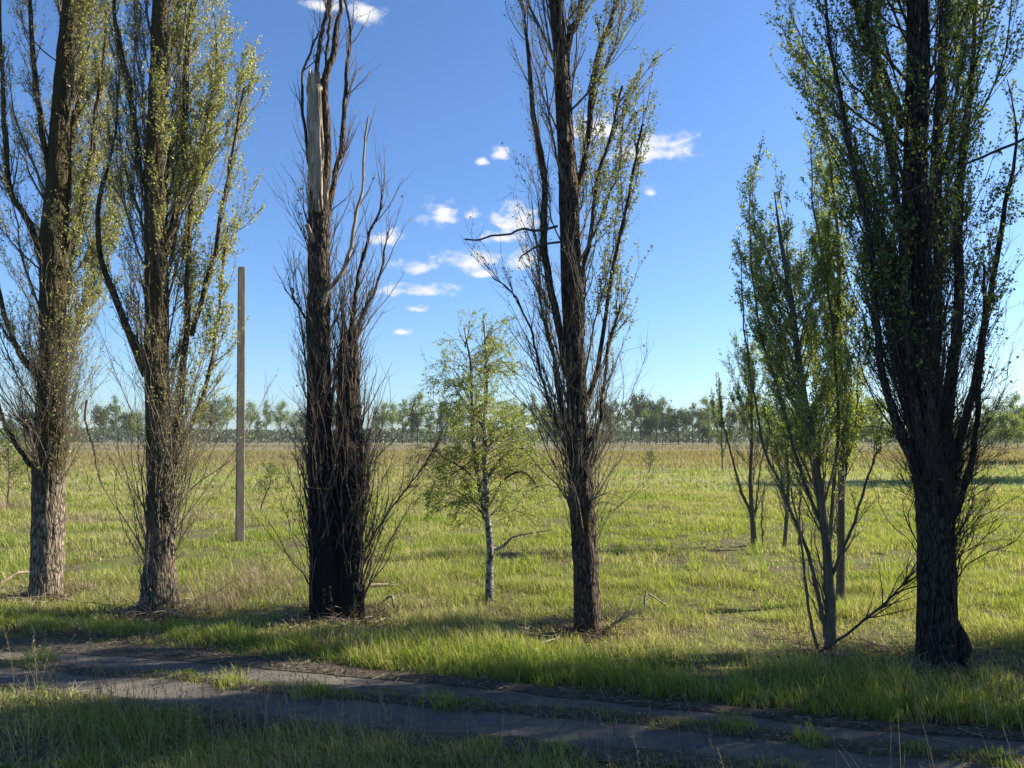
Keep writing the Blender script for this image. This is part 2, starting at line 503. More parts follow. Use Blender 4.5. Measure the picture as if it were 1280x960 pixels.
def poplar(name, label, cat, group, base, Y, trunks, env, shoots=(), limbs=(), n_limb=40, zr=(1.5, 12), llen=(1.5, 4), htop=15,
           l2=4.5, l3=6, lpt=5, leafp=None, leafsize=(.035, .06), cols=None, bark='bark_brown', twig='twig', seed=1, r1=(.011, .028),
           wig=.10, depth=1.0, l2len=(.5, 1.3), l3len=(.15, .5), leaf_mat_='leaf', ridge=.10, trunk_flare=.16, uz=(.3, 1.0), lobes=.1,
           spread=.45, hug=2.4, trunk_spawn=False, limb_bark=None):
    """trunks: list of [(px,py,halfwidth)...] (last may be followed by metres), env: rows (py, left, right)"""
    rng = np.random.default_rng(seed)
    b = ground_at(*base); b[1] = Y; b[0] = at(base[0], base[1], Y)[0]; b[2] = float(gz(b[0], b[1])) - .03
    root = empty(name, b, label, cat, group)
    mpp = Y / F * 1.0
    # trunk curves
    tr = []
    for ti, t in enumerate(trunks):
        pts = t['pts']; dy = t.get('dy', 0.0); dy1 = t.get('dy1', dy)
        w = np.array([at(p[0], p[1], Y + dy + (dy1 - dy) * i / max(len(pts) - 1, 1)) for i, p in enumerate(pts)])
        r = np.array([p[2] * mpp for p in pts]) * (1 if 'mat' in t or trunk_spawn else .86)
        o = np.argsort(w[:, 2]); w, r = w[o], r[o]
        if t.get('ground', True): w[0, 2] = b[2] - .05
        if t.get('top'):
            zt, rt, dx = t['top']
            w = np.vstack([w, [w[-1, 0] + dx, w[-1, 1], zt]]); r = np.append(r, rt)
        tr.append((w, r))
        trunk_mesh(t.get('name', 'trunk'), w[:, 2], r, w[:, :2], M[t.get('mat', bark)], root, b, rng, ridge=t.get('ridge', ridge), lobes=t.get('lobes', lobes),
                   flare=trunk_flare if t.get('ground', True) else 0, jag=t.get('jag', 0), seed=seed * 31 + ti * 7, flare_h=t.get('flare_h', .3))
    w0, r0 = tr[0]
    cx = lambda z: np.interp(z, w0[:, 2], w0[:, 0]); cy = lambda z: np.interp(z, w0[:, 2], w0[:, 1]); rr = lambda z: np.interp(z, w0[:, 2], r0)
    # envelope in metres
    E = []
    for py, l, r in env:
        if py is not None:
            a, c = at(l, py, Y), at(r, py, Y); E.append((a[2], a[0], c[0]))
    zl = max(e[0] for e in E); el = [e for e in E if e[0] == zl][0]
    mx = .5 * (el[1] + el[2])
    for k, s in ((.35, .95), (.65, .7), (.85, .42), (1.0, .12)):
        zz_ = zl + (htop - zl) * k
        if htop > zl + .3: E.append((zz_, mx + (el[1] - mx) * s, mx + (el[2] - mx) * s))
    E.sort(); E = np.array(E)
    def envr(phi, z):
        l = cx(z) - np.interp(z, E[:, 0], E[:, 1]); r = np.interp(z, E[:, 0], E[:, 2]) - cx(z)
        l = np.maximum(l, .05); r = np.maximum(r, .05)
        c = np.cos(phi); avg = .5 * (l + r) * depth
        side = np.where(c > 0, r, l)
        return np.sqrt((side * c) ** 2 + (avg * np.sin(phi)) ** 2)
    L1P, L1R = [], []
    K = 14
    # limbs seen one by one in the photograph
    for lm in limbs:
        pts = lm['pts']; n = len(pts); d0, d1 = lm.get('dy', (0, 0))
        w = np.array([at(p[0], p[1], Y + d0 + (d1 - d0) * i / (n - 1)) for i, p in enumerate(pts)])
        if lm.get('up'):
            w = np.vstack([w, w[-1] + (w[-1] - w[-2]) * .15 + np.array([rng.normal(0, .15), 0, lm['up']])])
        P = spline(w, 26); s = np.cumsum(rng.normal(0, .012, (26, 3)), 0); s[:, 2] = 0; P = P + s * (1 if lm.get('wob', True) else 0)
        rad = np.interp(np.linspace(0, 1, 26), [0, .6, 1], [.78 * lm['hw'][0] * mpp, .36 * sum(lm['hw']) * mpp, lm['hw'][1] * .75 * mpp * (.35 if lm.get('up') else 1)])
        a = Acc(); a.add(*tubes(P[None], rad[None], 8))
        if lm.get('tipcap'): pass
        a.build(lm.get('name', 'limb'), M[lm.get('mat', limb_bark or bark)], root, b)
        if not lm.get('bare'):
            sel = np.linspace(0, 25, K).astype(int)
            L1P.append(P[sel]); L1R.append(rad[sel])
    # remaining limbs rise close to the trunk inside the crown's outline
    if trunk_spawn:
        for w, r in tr:
            zi = np.linspace(w[0, 2] + .25 * (w[-1, 2] - w[0, 2]), w[0, 2] + .9 * (w[-1, 2] - w[0, 2]), K)
            L1P.append(np.stack([np.interp(zi, w[:, 2], w[:, 0]), np.interp(zi, w[:, 2], w[:, 1]), zi], 1)); L1R.append(np.interp(zi, w[:, 2], r) * .6)
    n = n_limb
    z0 = rng.uniform(zr[0], zr[1], n); Ln = rng.uniform(*llen, n); Ln = np.minimum(Ln, htop + .2 - z0)
    phi = rng.uniform(0, 2 * math.pi, n); u = rng.uniform(*uz, n)
    front = (np.sin(phi) < -.45) & (rng.random(n) < .7); phi = np.where(front, -phi, phi)
    t = np.linspace(0, 1, K)[None]
    Z = z0[:, None] + Ln[:, None] * t
    rho_env = envr(phi[:, None] + 0 * t, Z) * u[:, None]
    rise = 1 - (1 - t) ** hug
    rt = rr(z0)[:, None] * .6
    rho = rt + (np.maximum(rho_env - rt, .02)) * rise
    ph = phi[:, None] + np.cumsum(rng.normal(0, .07, (n, K)), 1)
    wx = np.cumsum(rng.normal(0, wig * .25, (n, K)), 1) * t; wy = np.cumsum(rng.normal(0, wig * .25, (n, K)), 1) * t
    P = np.stack([cx(Z) + rho * np.cos(ph) + wx, cy(Z) + rho * np.sin(ph) + wy, Z - .25 * rise * (1 - t)], -1)
    rad1 = rng.uniform(*r1, n)[:, None] * (1 - .82 * t)
    LP, LR = P, rad1
    tw = Acc()
    if n: tw.add(*tubes(P, rad1, 5))
    if L1P:
        LP = np.concatenate([P, np.array(L1P)]) if n else np.array(L1P); LR = np.concatenate([rad1, np.array(L1R)]) if n else np.array(L1R)
    lens = np.linalg.norm(np.diff(LP, axis=1), axis=2).sum(1)
    leafpts = []
    # second and third order shoots
    cnt = rng.poisson(lens * l2)
    idx, p, tan, r = spawn(LP, LR, cnt, .12, .98, rng)
    out = unit(p - np.stack([cx(p[:, 2]), cy(p[:, 2]), p[:, 2]], 1))
    d = unit(tan * .8 + out * rng.uniform(.05, spread, (len(p), 1)) + rng.normal(0, .24, (len(p), 3)))
    d[:, 2] = np.maximum(d[:, 2], .6); d = unit(d)
    P2 = grow(p, d, rng.uniform(*l2len, len(p)), 6, .20, wig, rng)
    R2 = np.clip(r * .5, .004, .011)[:, None] * (1 - .7 * np.linspace(0, 1, 6)[None])
    tw.add(*tubes(P2, R2, 4))
    cnt = rng.poisson(l3, len(P2))
    idx, p, tan, r = spawn(P2, R2, cnt, .15, 1, rng)
    d = unit(tan * .9 + rng.normal(0, .34, (len(p), 3)))
    P3 = grow(p, d, rng.uniform(*l3len, len(p)), 4, .14, wig * .9, rng)
    R3 = np.full((len(p), 4), .0036) * (1 - .6 * np.linspace(0, 1, 4)[None])
    tw.add(*tubes(P3, R3, 3))
    tw.build('branches', M[twig], root, b)
    lp = []
    for PP, per in ((P3, lpt), (P2, lpt * .8)):
        c = rng.poisson(per, len(PP))
        _, p, _, _ = spawn(PP, np.zeros(PP.shape[:2]), c, .25, 1.0, rng)
        lp.append(p)
    # shoots from burls and the trunk's foot
    sw = Acc()
    for s in shoots:
        n = s['n']
        z = at(0, s['py'][0], Y)[2] + rng.random(n) * (at(0, s['py'][1], Y)[2] - at(0, s['py'][0], Y)[2])
        z = np.maximum(z, .05)
        ph = rng.uniform(0, 2 * math.pi, n) if 'phi' not in s else rng.uniform(*np.radians(s['phi']), n)
        ts = s.get('trunk', 0); w_, r_ = tr[ts]
        tx = np.interp(z, w_[:, 2], w_[:, 0]); ty = np.interp(z, w_[:, 2], w_[:, 1]); rd = np.interp(z, w_[:, 2], r_)
        dirv = np.stack([np.cos(ph), np.sin(ph), 0 * ph], 1)
        p = np.stack([tx, ty, z], 1) + dirv * rd[:, None] * .9
        d = dirv * rng.uniform(*s.get('out', (.3, .9)), (n, 1)) + np.array([0, 0, 1.0])
        Ls = rng.uniform(*s['len'], n)
        P1 = grow(p, d, Ls, 12, s.get('trop', .10), s.get('wig', .13), rng)
        R1 = rng.uniform(*s.get('r', (.006, .014)), n)[:, None] * (1 - .8 * np.linspace(0, 1, 12)[None])
        sw.add(*tubes(P1, R1, 4))
        _, p, tan, _ = spawn(P1, R1, rng.poisson(Ls * s.get('side', 6)), .2, 1, rng)
        Q = grow(p, unit(tan + rng.normal(0, .4, p.shape)), rng.uniform(.15, s.get('sl', .55), len(p)), 5, .1, .13, rng)
        sw.add(*tubes(Q, np.full((len(p), 5), .0032) * (1 - .6 * np.linspace(0, 1, 5)[None]), 3))
        if s.get('leaf', 0):
            _, p, _, _ = spawn(Q, np.zeros(Q.shape[:2]), rng.poisson(s['leaf'], len(Q)), .3, 1, rng); lp.append(p)
            _, p, _, _ = spawn(P1, R1, rng.poisson(s['leaf'] * 4, len(P1)), .3, 1, rng); lp.append(p)
    sw.build('shoots', M[twig], root, b)
    p = np.concatenate(lp)
    if len(p) and not trunk_spawn:
        dx_ = np.abs(p[:, 0] - cx(p[:, 2])); fr = (dx_ < rr(p[:, 2]) * 1.1) & (p[:, 1] < cy(p[:, 2]) + .05)
        p = p[~fr | (rng.random(len(p)) < .35)]
    if leafp is not None and len(p):
        p = p[rng.random(len(p)) < leafp(p[:, 0] - cx(p[:, 2]), p[:, 2], p)]
    if len(p):
        p = p + rng.normal(0, .018, p.shape)
        V, T, c = leaves(p, rng.uniform(*leafsize, len(p)), rng, leafcols(len(p), rng, *cols))
        a = Acc(); a.add(V, None, T, c); a.build('foliage', M[leaf_mat_], root, b, smooth=False)
    return root


def zpx(py, Y): return float(at(0, py, Y)[2])


OLIVE = ((.25, .265, .08), (.34, .335, .12), (.41, .385, .16), .15)
GREY = ((.13, .16, .055), (.2, .21, .08), (.28, .26, .08), .08)
DEEP = ((.11, .165, .042), (.175, .23, .065), (.30, .30, .06), .12)
FRESH = ((.12, .18, .032), (.18, .24, .045), (.28, .30, .06), .15)

ROW = 'poplars standing in a row along the old road'
# ---- first poplar, far left
Y1 = 14.6
poplar('poplar_tree', 'leafy poplar at the row\'s left end, bare pale lower trunk under a shaggy burl', 'tree', ROW, (58, 748), Y1,
       [dict(pts=[(58, 748, 21), (60, 660, 21), (60, 600, 21), (63, 560, 22), (64, 500, 19), (66, 400, 17.5), (67, 300, 18), (74, 220, 16), (79, 120, 13), (88, 0, 10)], top=(15.4, .02, .1))],
       [(600, 38, 90), (560, 10, 118), (500, -20, 125), (400, -30, 130), (300, -32, 132), (200, -30, 138), (100, -30, 148), (0, -15, 140)],
       shoots=[dict(n=150, py=(612, 470), phi=(-140, 70), len=(.5, 2.0), out=(.2, .8), leaf=1.8, r=(.004, .009), side=8),
               dict(n=90, py=(540, 330), len=(.4, 1.3), out=(.3, .9), leaf=1.5, r=(.004, .009)),
               dict(n=26, py=(585, 540), phi=(150, 200), len=(.8, 2.2), out=(.6, 1.2), leaf=1.2)],
       limbs=[dict(pts=[(52, 310), (35, 270), (15, 238), (8, 180), (2, 100), (0, 0)], hw=(5.5, 2.2), dy=(-.1, -.4), up=2.5),
              dict(pts=[(80, 318), (98, 284), (109, 222), (118, 160), (124, 110), (132, 20)], hw=(6, 3), dy=(0, .2), up=2),
              dict(pts=[(48, 470), (24, 446), (8, 415), (-6, 360), (-12, 290)], hw=(5, 2.5), dy=(0, -.3), up=1),
              dict(pts=[(40, 583), (28, 570), (16, 556), (0, 530), (-14, 480), (-20, 420)], hw=(4, 2), dy=(0, -.2)),
              dict(pts=[(76, 220), (92, 170), (100, 110), (104, 0)], hw=(6, 4), dy=(0, .5), up=2),
              dict(pts=[(70, 250), (55, 190), (45, 120), (40, 0)], hw=(5, 4), dy=(0, -.5), up=2),
              dict(pts=[(109, 500), (113, 540), (120, 567), (126, 606)], hw=(1.8, 1.0), dy=(-.4, -.5), name='hanging_branch', bare=True)],
       n_limb=54, zr=(3.2, 12), llen=(1.8, 4.6), htop=15.6, l2=5.5, l3=5, lpt=14, l2len=(.35, 1.0), spread=.3, leafsize=(.027, .050), cols=OLIVE, bark='bark_pale', limb_bark='bark_olive', seed=3, hug=2.0,
       leafp=lambda x, z, p: np.clip(.55 + .45 * x, .3, 1) * np.where(z < 4.2, .6, 1))

# ---- second poplar
Y2 = 13.5
poplar('poplar_tree', 'leafy poplar just left of the concrete post, its trunk yellowed with lichen', 'tree', ROW, (200, 764), Y2,
       [dict(pts=[(200, 764, 25), (201, 700, 21), (201, 600, 18), (197, 500, 17.5), (195, 400, 16), (195, 300, 15.5), (196, 200, 16), (199, 100, 13), (200, 0, 11)], top=(15.4, .02, .1))],
       [(680, 150, 245), (600, 140, 250), (500, 135, 275), (400, 128, 282), (300, 124, 292), (200, 128, 317), (90, 140, 316), (40, 142, 290), (0, 140, 272)],
       shoots=[dict(n=26, py=(750, 640), phi=(120, 240), len=(1.2, 3.0), out=(.15, .55), leaf=.6, side=4),
               dict(n=70, py=(700, 560), phi=(-80, 60), len=(1.2, 3.2), out=(.2, .55), leaf=1.6, side=6),
               dict(n=14, py=(760, 740), phi=(200, 340), len=(.5, 1.6), out=(.1, .5), leaf=0),
               dict(n=60, py=(600, 330), len=(.6, 1.8), out=(.3, .8), leaf=1.4, r=(.004, .009))],
       limbs=[dict(pts=[(212, 610), (222, 530), (230, 450), (236, 400), (237, 344), (243, 240), (258, 160), (270, 80)], hw=(6.5, 2), dy=(.1, .3), up=1.0),
              dict(pts=[(184, 470), (172, 432), (152, 376), (135, 330), (128, 275), (137, 220), (146, 170)], hw=(6.5, 1.5), dy=(0, -.3), up=1.2),
              dict(pts=[(188, 235), (178, 215), (170, 140), (156, 65), (143, 5)], hw=(6, 3.5), dy=(0, -.2), up=2),
              dict(pts=[(206, 320), (222, 250), (230, 160), (232, 60), (240, 0)], hw=(6, 3.5), dy=(0, .4), up=2),
              dict(pts=[(240, 420), (262, 340), (280, 260), (296, 190), (308, 110)], hw=(4, 1.5), dy=(.2, -.2)),
              dict(pts=[(225, 560), (246, 500), (262, 430), (270, 350), (275, 280)], hw=(4, 1.5), dy=(.2, .4))],
       n_limb=52, zr=(2.4, 12), llen=(1.8, 4.8), htop=15.6, l2=5.5, l3=5, lpt=16, l2len=(.35, 1.0), spread=.3, leafsize=(.027, .050), cols=OLIVE, bark='bark_grey', limb_bark='bark_olive', seed=5, hug=1.9,
       leafp=lambda x, z, p: np.clip(.48 + .75 * x, .28, 1) * np.where(z < 3.6, .55, 1))

# ---- third poplar: dead, broken top, two trunks
Y3 = 12.84
poplar('poplar_tree', 'dead poplar with two blackened trunks and a snapped pale bare-wood top', 'tree', ROW, (420, 775), Y3,
       [dict(pts=[(408, 775, 19), (406, 700, 17.5), (403, 600, 17), (399, 500, 14.5), (398, 400, 14), (399, 300, 13.5), (400, 250, 13), (400, 205, 12.6)], mat='bark_char', flare_h=.4, jag=.75),
        dict(pts=[(436, 775, 18), (436, 700, 18.5), (437, 600, 17), (435, 500, 14.5), (436, 440, 12), (436, 385, 9)], mat='bark_char', jag=.55, dy=.12, flare_h=.4),
        dict(pts=[(400, 268, 12), (398, 200, 12.5), (396, 140, 11), (395, 80, 10)], mat='snag', jag=.42, ground=False, name='broken_top', ridge=.34, lobes=.16)],
       [(760, 385, 460), (600, 370, 480), (500, 380, 475), (400, 380, 470), (300, 380, 472), (200, 376, 465), (100, 374, 448), (0, 384, 446)],
       shoots=[dict(n=36, py=(770, 600), phi=(130, 230), len=(.8, 2.2), out=(.1, .5), leaf=.25, side=6),
               dict(n=34, py=(770, 600), phi=(-50, 50), trunk=1, len=(.9, 2.4), out=(.08, .40), leaf=.15, side=5),
               dict(n=150, py=(700, 300), len=(.6, 1.8), out=(.04, .22), leaf=0, r=(.005, .013), side=5),
               dict(n=190, py=(760, 400), len=(.6, 1.8), out=(.04, .24), leaf=0, r=(.005, .014), trunk=1, side=5),
               dict(n=9, py=(760, 680), phi=(-30, 20), trunk=1, len=(1.6, 2.8), out=(.3, .55), leaf=.3, side=4)],
       limbs=[dict(pts=[(402, 285), (408, 235), (410, 180), (411, 133), (413, 96), (424, 66), (429, 27), (432, 0)], hw=(7, 5), dy=(0, -.1), up=1.6, bare=True, mat='bark_brown'),
              dict(pts=[(403, 305), (410, 258), (420, 215), (428, 174), (433, 124), (435, 82), (440, 20)], hw=(5, 3), dy=(0, .2), up=.8),
              dict(pts=[(404, 384), (413, 362), (428, 344), (439, 312), (443, 275), (450, 243), (454, 183), (455, 150)], hw=(4.2, 1.2), dy=(-.15, -.3), mat='stick'),
              dict(pts=[(437, 420), (444, 385), (451, 339), (464, 293), (474, 262), (478, 245)], hw=(4, 1), dy=(.1, .0)),
              dict(pts=[(446, 430), (452, 400), (467, 362), (477, 316), (478, 290)], hw=(3.5, 1), dy=(.1, .3)),
              dict(pts=[(397, 275), (389, 235), (384, 183), (377, 137), (376, 92), (384, 60), (392, 40)], hw=(3.5, 1.5), dy=(.1, 0)),
              dict(pts=[(391, 120), (396, 60), (402, 25), (408, -10)], hw=(4, 3), dy=(.15, .3), up=1),
              dict(pts=[(408, 120), (410, 60), (413, 30), (418, 0)], hw=(3, 2), dy=(.2, .3), up=.8),
              dict(pts=[(399, 316), (391, 298), (383, 280)], hw=(4.5, 3.6), dy=(-.05, -.25), name='branch_stub', bare=True, mat='stick', wob=False),
              dict(pts=[(455, 690), (478, 655), (500, 622), (526, 588), (547, 548)], hw=(1.8, 1.0), dy=(0, -.4), mat='twig_dead'),
              dict(pts=[(385, 405), (376, 380), (370, 362)], hw=(2.5, 1), dy=(0, 0))],
       n_limb=22, zr=(1.5, 7), llen=(1.2, 3.0), htop=11.8, l2=4.2, l3=4, lpt=.12, cols=GREY, bark='bark_char', twig='twig_dead', seed=8, r1=(.012, .028), hug=2.0, depth=.7,
       l2len=(.35, 1.0), spread=.3)

# ---- fourth poplar, centre right
Y4 = 12.04
poplar('poplar_tree', 'poplar right of the birch, leafy only on its upper right side', 'tree', ROW, (735, 790), Y4,
       [dict(pts=[(735, 790, 18), (731, 700, 18.5), (726, 620, 18), (722, 540, 14), (718, 450, 14.5), (714, 380, 15), (713, 300, 15), (711, 240, 14.5), (706, 160, 12), (700, 60, 11), (694, 0, 10)], top=(16, .02, .1))],
       [(680, 705, 755), (600, 680, 762), (540, 665, 775), (450, 648, 778), (400, 640, 780), (300, 640, 800), (200, 643, 806), (100, 635, 792), (0, 628, 778)],
       shoots=[dict(n=75, py=(690, 520), len=(.6, 2.0), out=(.05, .38), leaf=.15, wig=.16, r=(.004, .01)),
               dict(n=26, py=(640, 520), phi=(130, 230), len=(1.2, 2.8), out=(.3, .65), leaf=.1, side=5),
               dict(n=24, py=(640, 540), phi=(-50, 50), len=(1.0, 2.4), out=(.3, .6), leaf=.2, side=5),
               dict(n=8, py=(640, 600), phi=(150, 330), len=(.6, 1.2), out=(.3, .6), trop=-.25, leaf=0, side=2)],
       limbs=[dict(pts=[(722, 240), (732, 200), (739, 118), (753, 50), (766, 8)], hw=(6, 4), dy=(0, .2), up=2),
              dict(pts=[(706, 180), (704, 90), (712, 40), (720, 0)], hw=(7, 5), dy=(-.1, .4), up=3),
              dict(pts=[(708, 470), (696, 400), (685, 346), (679, 292), (682, 217), (671, 150), (664, 60), (655, 0)], hw=(7, 3), dy=(0, -.3), up=2),
              dict(pts=[(728, 420), (730, 375), (734, 333), (744, 271), (752, 220), (768, 170), (780, 110)], hw=(5, 2), dy=(0, -.1)),
              dict(pts=[(728, 520), (746, 470), (758, 400), (768, 330), (785, 250), (800, 170), (806, 155)], hw=(4.5, 1.5), dy=(0, -.3)),
              dict(pts=[(730, 560), (748, 530), (756, 480), (762, 430), (778, 380)], hw=(4, 2), dy=(-.1, -.2)),
              dict(pts=[(712, 580), (690, 520), (672, 460), (660, 410), (640, 365), (612, 345)], hw=(3, .8), dy=(-.1, -.5)),
              dict(pts=[(714, 560), (696, 500), (684, 440), (668, 400), (655, 330)], hw=(4.5, 1.5), dy=(0, .3)),
              dict(pts=[(698, 282), (672, 288), (655, 285), (640, 292), (618, 294), (604, 299), (588, 298)], hw=(2.2, 1.4), dy=(-.2, -.4), name='dead_branch', bare=True, mat='twig_dark'),
              dict(pts=[(700, 303), (680, 306), (662, 315), (650, 328)], hw=(2, 1), dy=(-.2, -.4), name='dead_branch', bare=True, mat='twig_dark')],
       n_limb=48, zr=(2.6, 12.5), llen=(1.8, 4.4), htop=16, l2=4.6, l3=4.5, lpt=15, l2len=(.4, 1.1), spread=.3, leafsize=(.026, .05), cols=GREY, bark='bark_brown', seed=13, hug=2.0, depth=.8,
       leafp=lambda x, z, p: np.where(x > .25, np.clip((x - .1) * 2.2, 0, 1), np.where(x < -.5, .10, .05)) * sstep(3.8, 5.6, z) * np.where(z > 9.0, .6, 1))

# ---- fifth poplar, thick and dark, right
Y5 = 10.4
P5 = poplar('poplar_tree', 'thickest poplar at the right with a dark trunk, wide leafy crown and curly hanging shoots', 'tree', ROW, (1172, 828), Y5,
       [dict(pts=[(1171, 828, 25), (1171, 760, 25), (1170, 700, 25), (1168, 620, 26), (1160, 540, 25), (1148, 460, 21), (1142, 400, 19), (1141, 300, 17), (1143, 200, 16), (1146, 100, 16), (1148, 0, 15)], top=(14.2, .02, .1), lobes=.08, ridge=.12),
        dict(pts=[(1192, 836, 9), (1199, 822, 12), (1203, 808, 12), (1201, 794, 9), (1195, 778, 5), (1191, 762, 2)], ground=False, name='burl', lobes=.25, ridge=.16, dy=-.05)],
       [(720, 1130, 1215), (640, 1112, 1232), (560, 1100, 1242), (480, 1092, 1248), (400, 1082, 1262), (300, 1062, 1278), (200, 1038, 1290), (120, 1012, 1290), (60, 998, 1275), (0, 990, 1262)],
       shoots=[dict(n=90, py=(720, 560), phi=(-70, 80), len=(.6, 1.9), out=(.05, .26), wig=.22, trop=.03, leaf=.15, r=(.004, .011)),
               dict(n=70, py=(700, 520), phi=(110, 250), len=(.6, 1.9), out=(.05, .26), wig=.22, trop=.03, leaf=.1, r=(.004, .011)),
               dict(n=60, py=(640, 420), phi=(200, 340), len=(.6, 1.8), out=(.1, .4), wig=.16, leaf=.5, r=(.005, .012)),
               dict(n=110, py=(650, 470), len=(1.2, 3.0), out=(.12, .42), wig=.12, trop=.12, leaf=.5, r=(.007, .016), side=5),
               dict(n=70, py=(745, 610), phi=(-60, 30), len=(.8, 1.9), out=(.12, .34), wig=.2, trop=.08, leaf=0, r=(.004, .011)),
               dict(n=3, py=(825, 800), phi=(215, 250), len=(1.6, 2.4), out=(.02, .08), wig=.05, leaf=0, side=1)],
       limbs=[dict(pts=[(1155, 610), (1128, 540), (1106, 470), (1097, 380), (1090, 300), (1068, 200), (1052, 100), (1040, 0)], hw=(6.5, 3), dy=(-.1, -.3), up=2),
              dict(pts=[(1150, 560), (1136, 470), (1124, 380), (1116, 280), (1096, 160), (1076, 60), (1070, 0)], hw=(6.5, 3), dy=(-.2, -.5), up=2),
              dict(pts=[(1176, 560), (1190, 480), (1200, 400), (1205, 300), (1210, 200), (1222, 110), (1226, 30)], hw=(10, 3), dy=(-.1, -.2), up=1.2),
              dict(pts=[(1186, 600), (1208, 520), (1226, 440), (1240, 360), (1258, 260), (1275, 180)], hw=(7, 2), dy=(0, .2), up=.8),
              dict(pts=[(1172, 520), (1178, 420), (1182, 300), (1180, 180), (1186, 80), (1190, 0)], hw=(9, 5), dy=(.15, .5), up=2),
              dict(pts=[(1160, 600), (1166, 520), (1168, 420), (1164, 320), (1168, 220), (1176, 100), (1180, 0)], hw=(7, 4), dy=(-.3, -.6), up=2),
              dict(pts=[(1130, 160), (1110, 110), (1088, 50), (1075, 0)], hw=(8, 5), dy=(0, -.2), up=2),
              dict(pts=[(1195, 640), (1215, 560), (1224, 480), (1234, 400), (1236, 330)], hw=(5, 2), dy=(-.1, -.3)),
              dict(pts=[(1098, 262), (1140, 238), (1192, 212), (1240, 190), (1292, 168)], hw=(2.2, 2.4), dy=(-.7, -.6), name='dead_branch', bare=True, mat='twig_dark')],
       n_limb=84, zr=(1.7, 10.5), llen=(1.8, 4.6), htop=14.4, l2=4.6, l3=5, lpt=12, l2len=(.4, 1.1), spread=.35, uz=(.3, 1.08), leafsize=(.026, .056), cols=DEEP, bark='bark_dark', twig='twig_dark', seed=17, hug=1.8, r1=(.009, .024),
       leafp=lambda x, z, p: sstep(2.6, 6.2, z) * .95)

# ---- slender young poplars right of centre
def young(label, base, Y, stems, env, seed, n=10, htop=None, cols=FRESH, l2=5, lpt=6, zr=None, leafp=None, group=None, bark='bark_young', shoots=(), llen=(.8, 2.2), leafsize=(.026, .044), depth=.8):
    t0 = stems[0]; zt = zpx(t0[-1][1], Y)
    root = poplar('young_poplar', label, 'tree', group, base, Y,
                  [dict(pts=[(a, b_, c_ * .6) for a, b_, c_ in t0], ridge=.05, lobes=.05)], env,
                  limbs=[dict(pts=[(a, b_) for a, b_, _ in s], hw=(s[0][2] * .72, s[-1][2] * .7), dy=(0, dy), mat=bark) for s, dy in stems[1:]],
                  n_limb=n, zr=zr or (zt * .2, zt * .8), llen=llen, htop=htop or zt - .5, l2=l2, l3=5, lpt=lpt, cols=cols, bark=bark, twig='twig', seed=seed, r1=(.008, .016), hug=1.7,
                  uz=(.25, 1.0), l2len=(.2, .62), l3len=(.08, .28), spread=.25, leafp=leafp, shoots=shoots, trunk_flare=.15, leafsize=leafsize, depth=depth, trunk_spawn=True)
    return root


YG = 'slender young poplars growing among the old row'
YA = young('dark-stemmed young poplar with several leaning stems, in front of the thickest poplar\'s left side', (1037, 812), 11.03,
      [[(1038, 812, 12), (1038, 750, 10), (1034, 690, 9), (1026, 620, 9), (1012, 545, 8), (998, 450, 7), (990, 380, 6), (976, 300, 4), (968, 240, .8)],
       ([(1034, 800, 5), (1030, 775, 5), (1012, 690, 5), (985, 620, 4), (958, 555, 4), (942, 480, 3), (932, 400, 2), (926, 320, 1)], -.2),
       ([(1032, 740, 5), (1040, 640, 5), (1046, 540, 5), (1044, 440, 4), (1030, 340, 3), (1012, 250, 2), (1004, 185, 1)], .2),
       ([(1028, 660, 4), (1000, 590, 4), (975, 500, 3), (955, 420, 2.5), (945, 330, 2), (940, 240, 1)], .3),
       ([(1040, 720, 4), (1060, 670, 3), (1078, 610, 2.5), (1090, 575, 1.5), (1098, 560, 1)], -.3),
       ([(1024, 822, 4), (1020, 800, 4), (1012, 740, 4), (1006, 680, 3), (1000, 610, 2)], -.3)],
      [(760, 1015, 1050), (650, 985, 1060), (560, 955, 1075), (450, 928, 1070), (350, 920, 1060), (250, 925, 1050), (190, 940, 1020), (170, 950, 1008)], 23, n=64, group=YG, lpt=14, l2=5, htop=zpx(188, 11.03),
      leafp=lambda x, z, p: sstep(1.7, 3.6, z) * .85, shoots=[dict(n=16, py=(805, 700), phi=(100, 260), len=(.6, 1.8), out=(.1, .45), leaf=.8)],
      cols=((.24, .30, .08), (.34, .38, .12), (.42, .44, .14), .15))
young('young poplar with one straight stem and bright yellow-green leaves, just behind the dark-stemmed one', (1050, 752), 14.2,
      [[(1050, 752, 9), (1052, 680, 8), (1052, 600, 7), (1052, 520, 6), (1050, 420, 5), (1048, 300, 4), (1040, 220, 2.5), (1030, 150, 1.2)],
       ([(1052, 620, 3), (1068, 540, 2.5), (1076, 470, 2), (1080, 400, 1)], .2), ([(1050, 560, 3), (1038, 480, 2), (1025, 380, 2), (1018, 280, 1)], -.2)],
      [(700, 1035, 1068), (600, 1020, 1085), (500, 1010, 1085), (400, 1005, 1080), (300, 1000, 1075), (200, 1005, 1062), (150, 1015, 1050)], 29, n=50, group=YG, lpt=11, l2=6,
      cols=((.18, .24, .04), (.27, .31, .065), (.36, .37, .08), .2), leafp=lambda x, z, p: np.full(len(x), .9), zr=(1.0, 7.5))
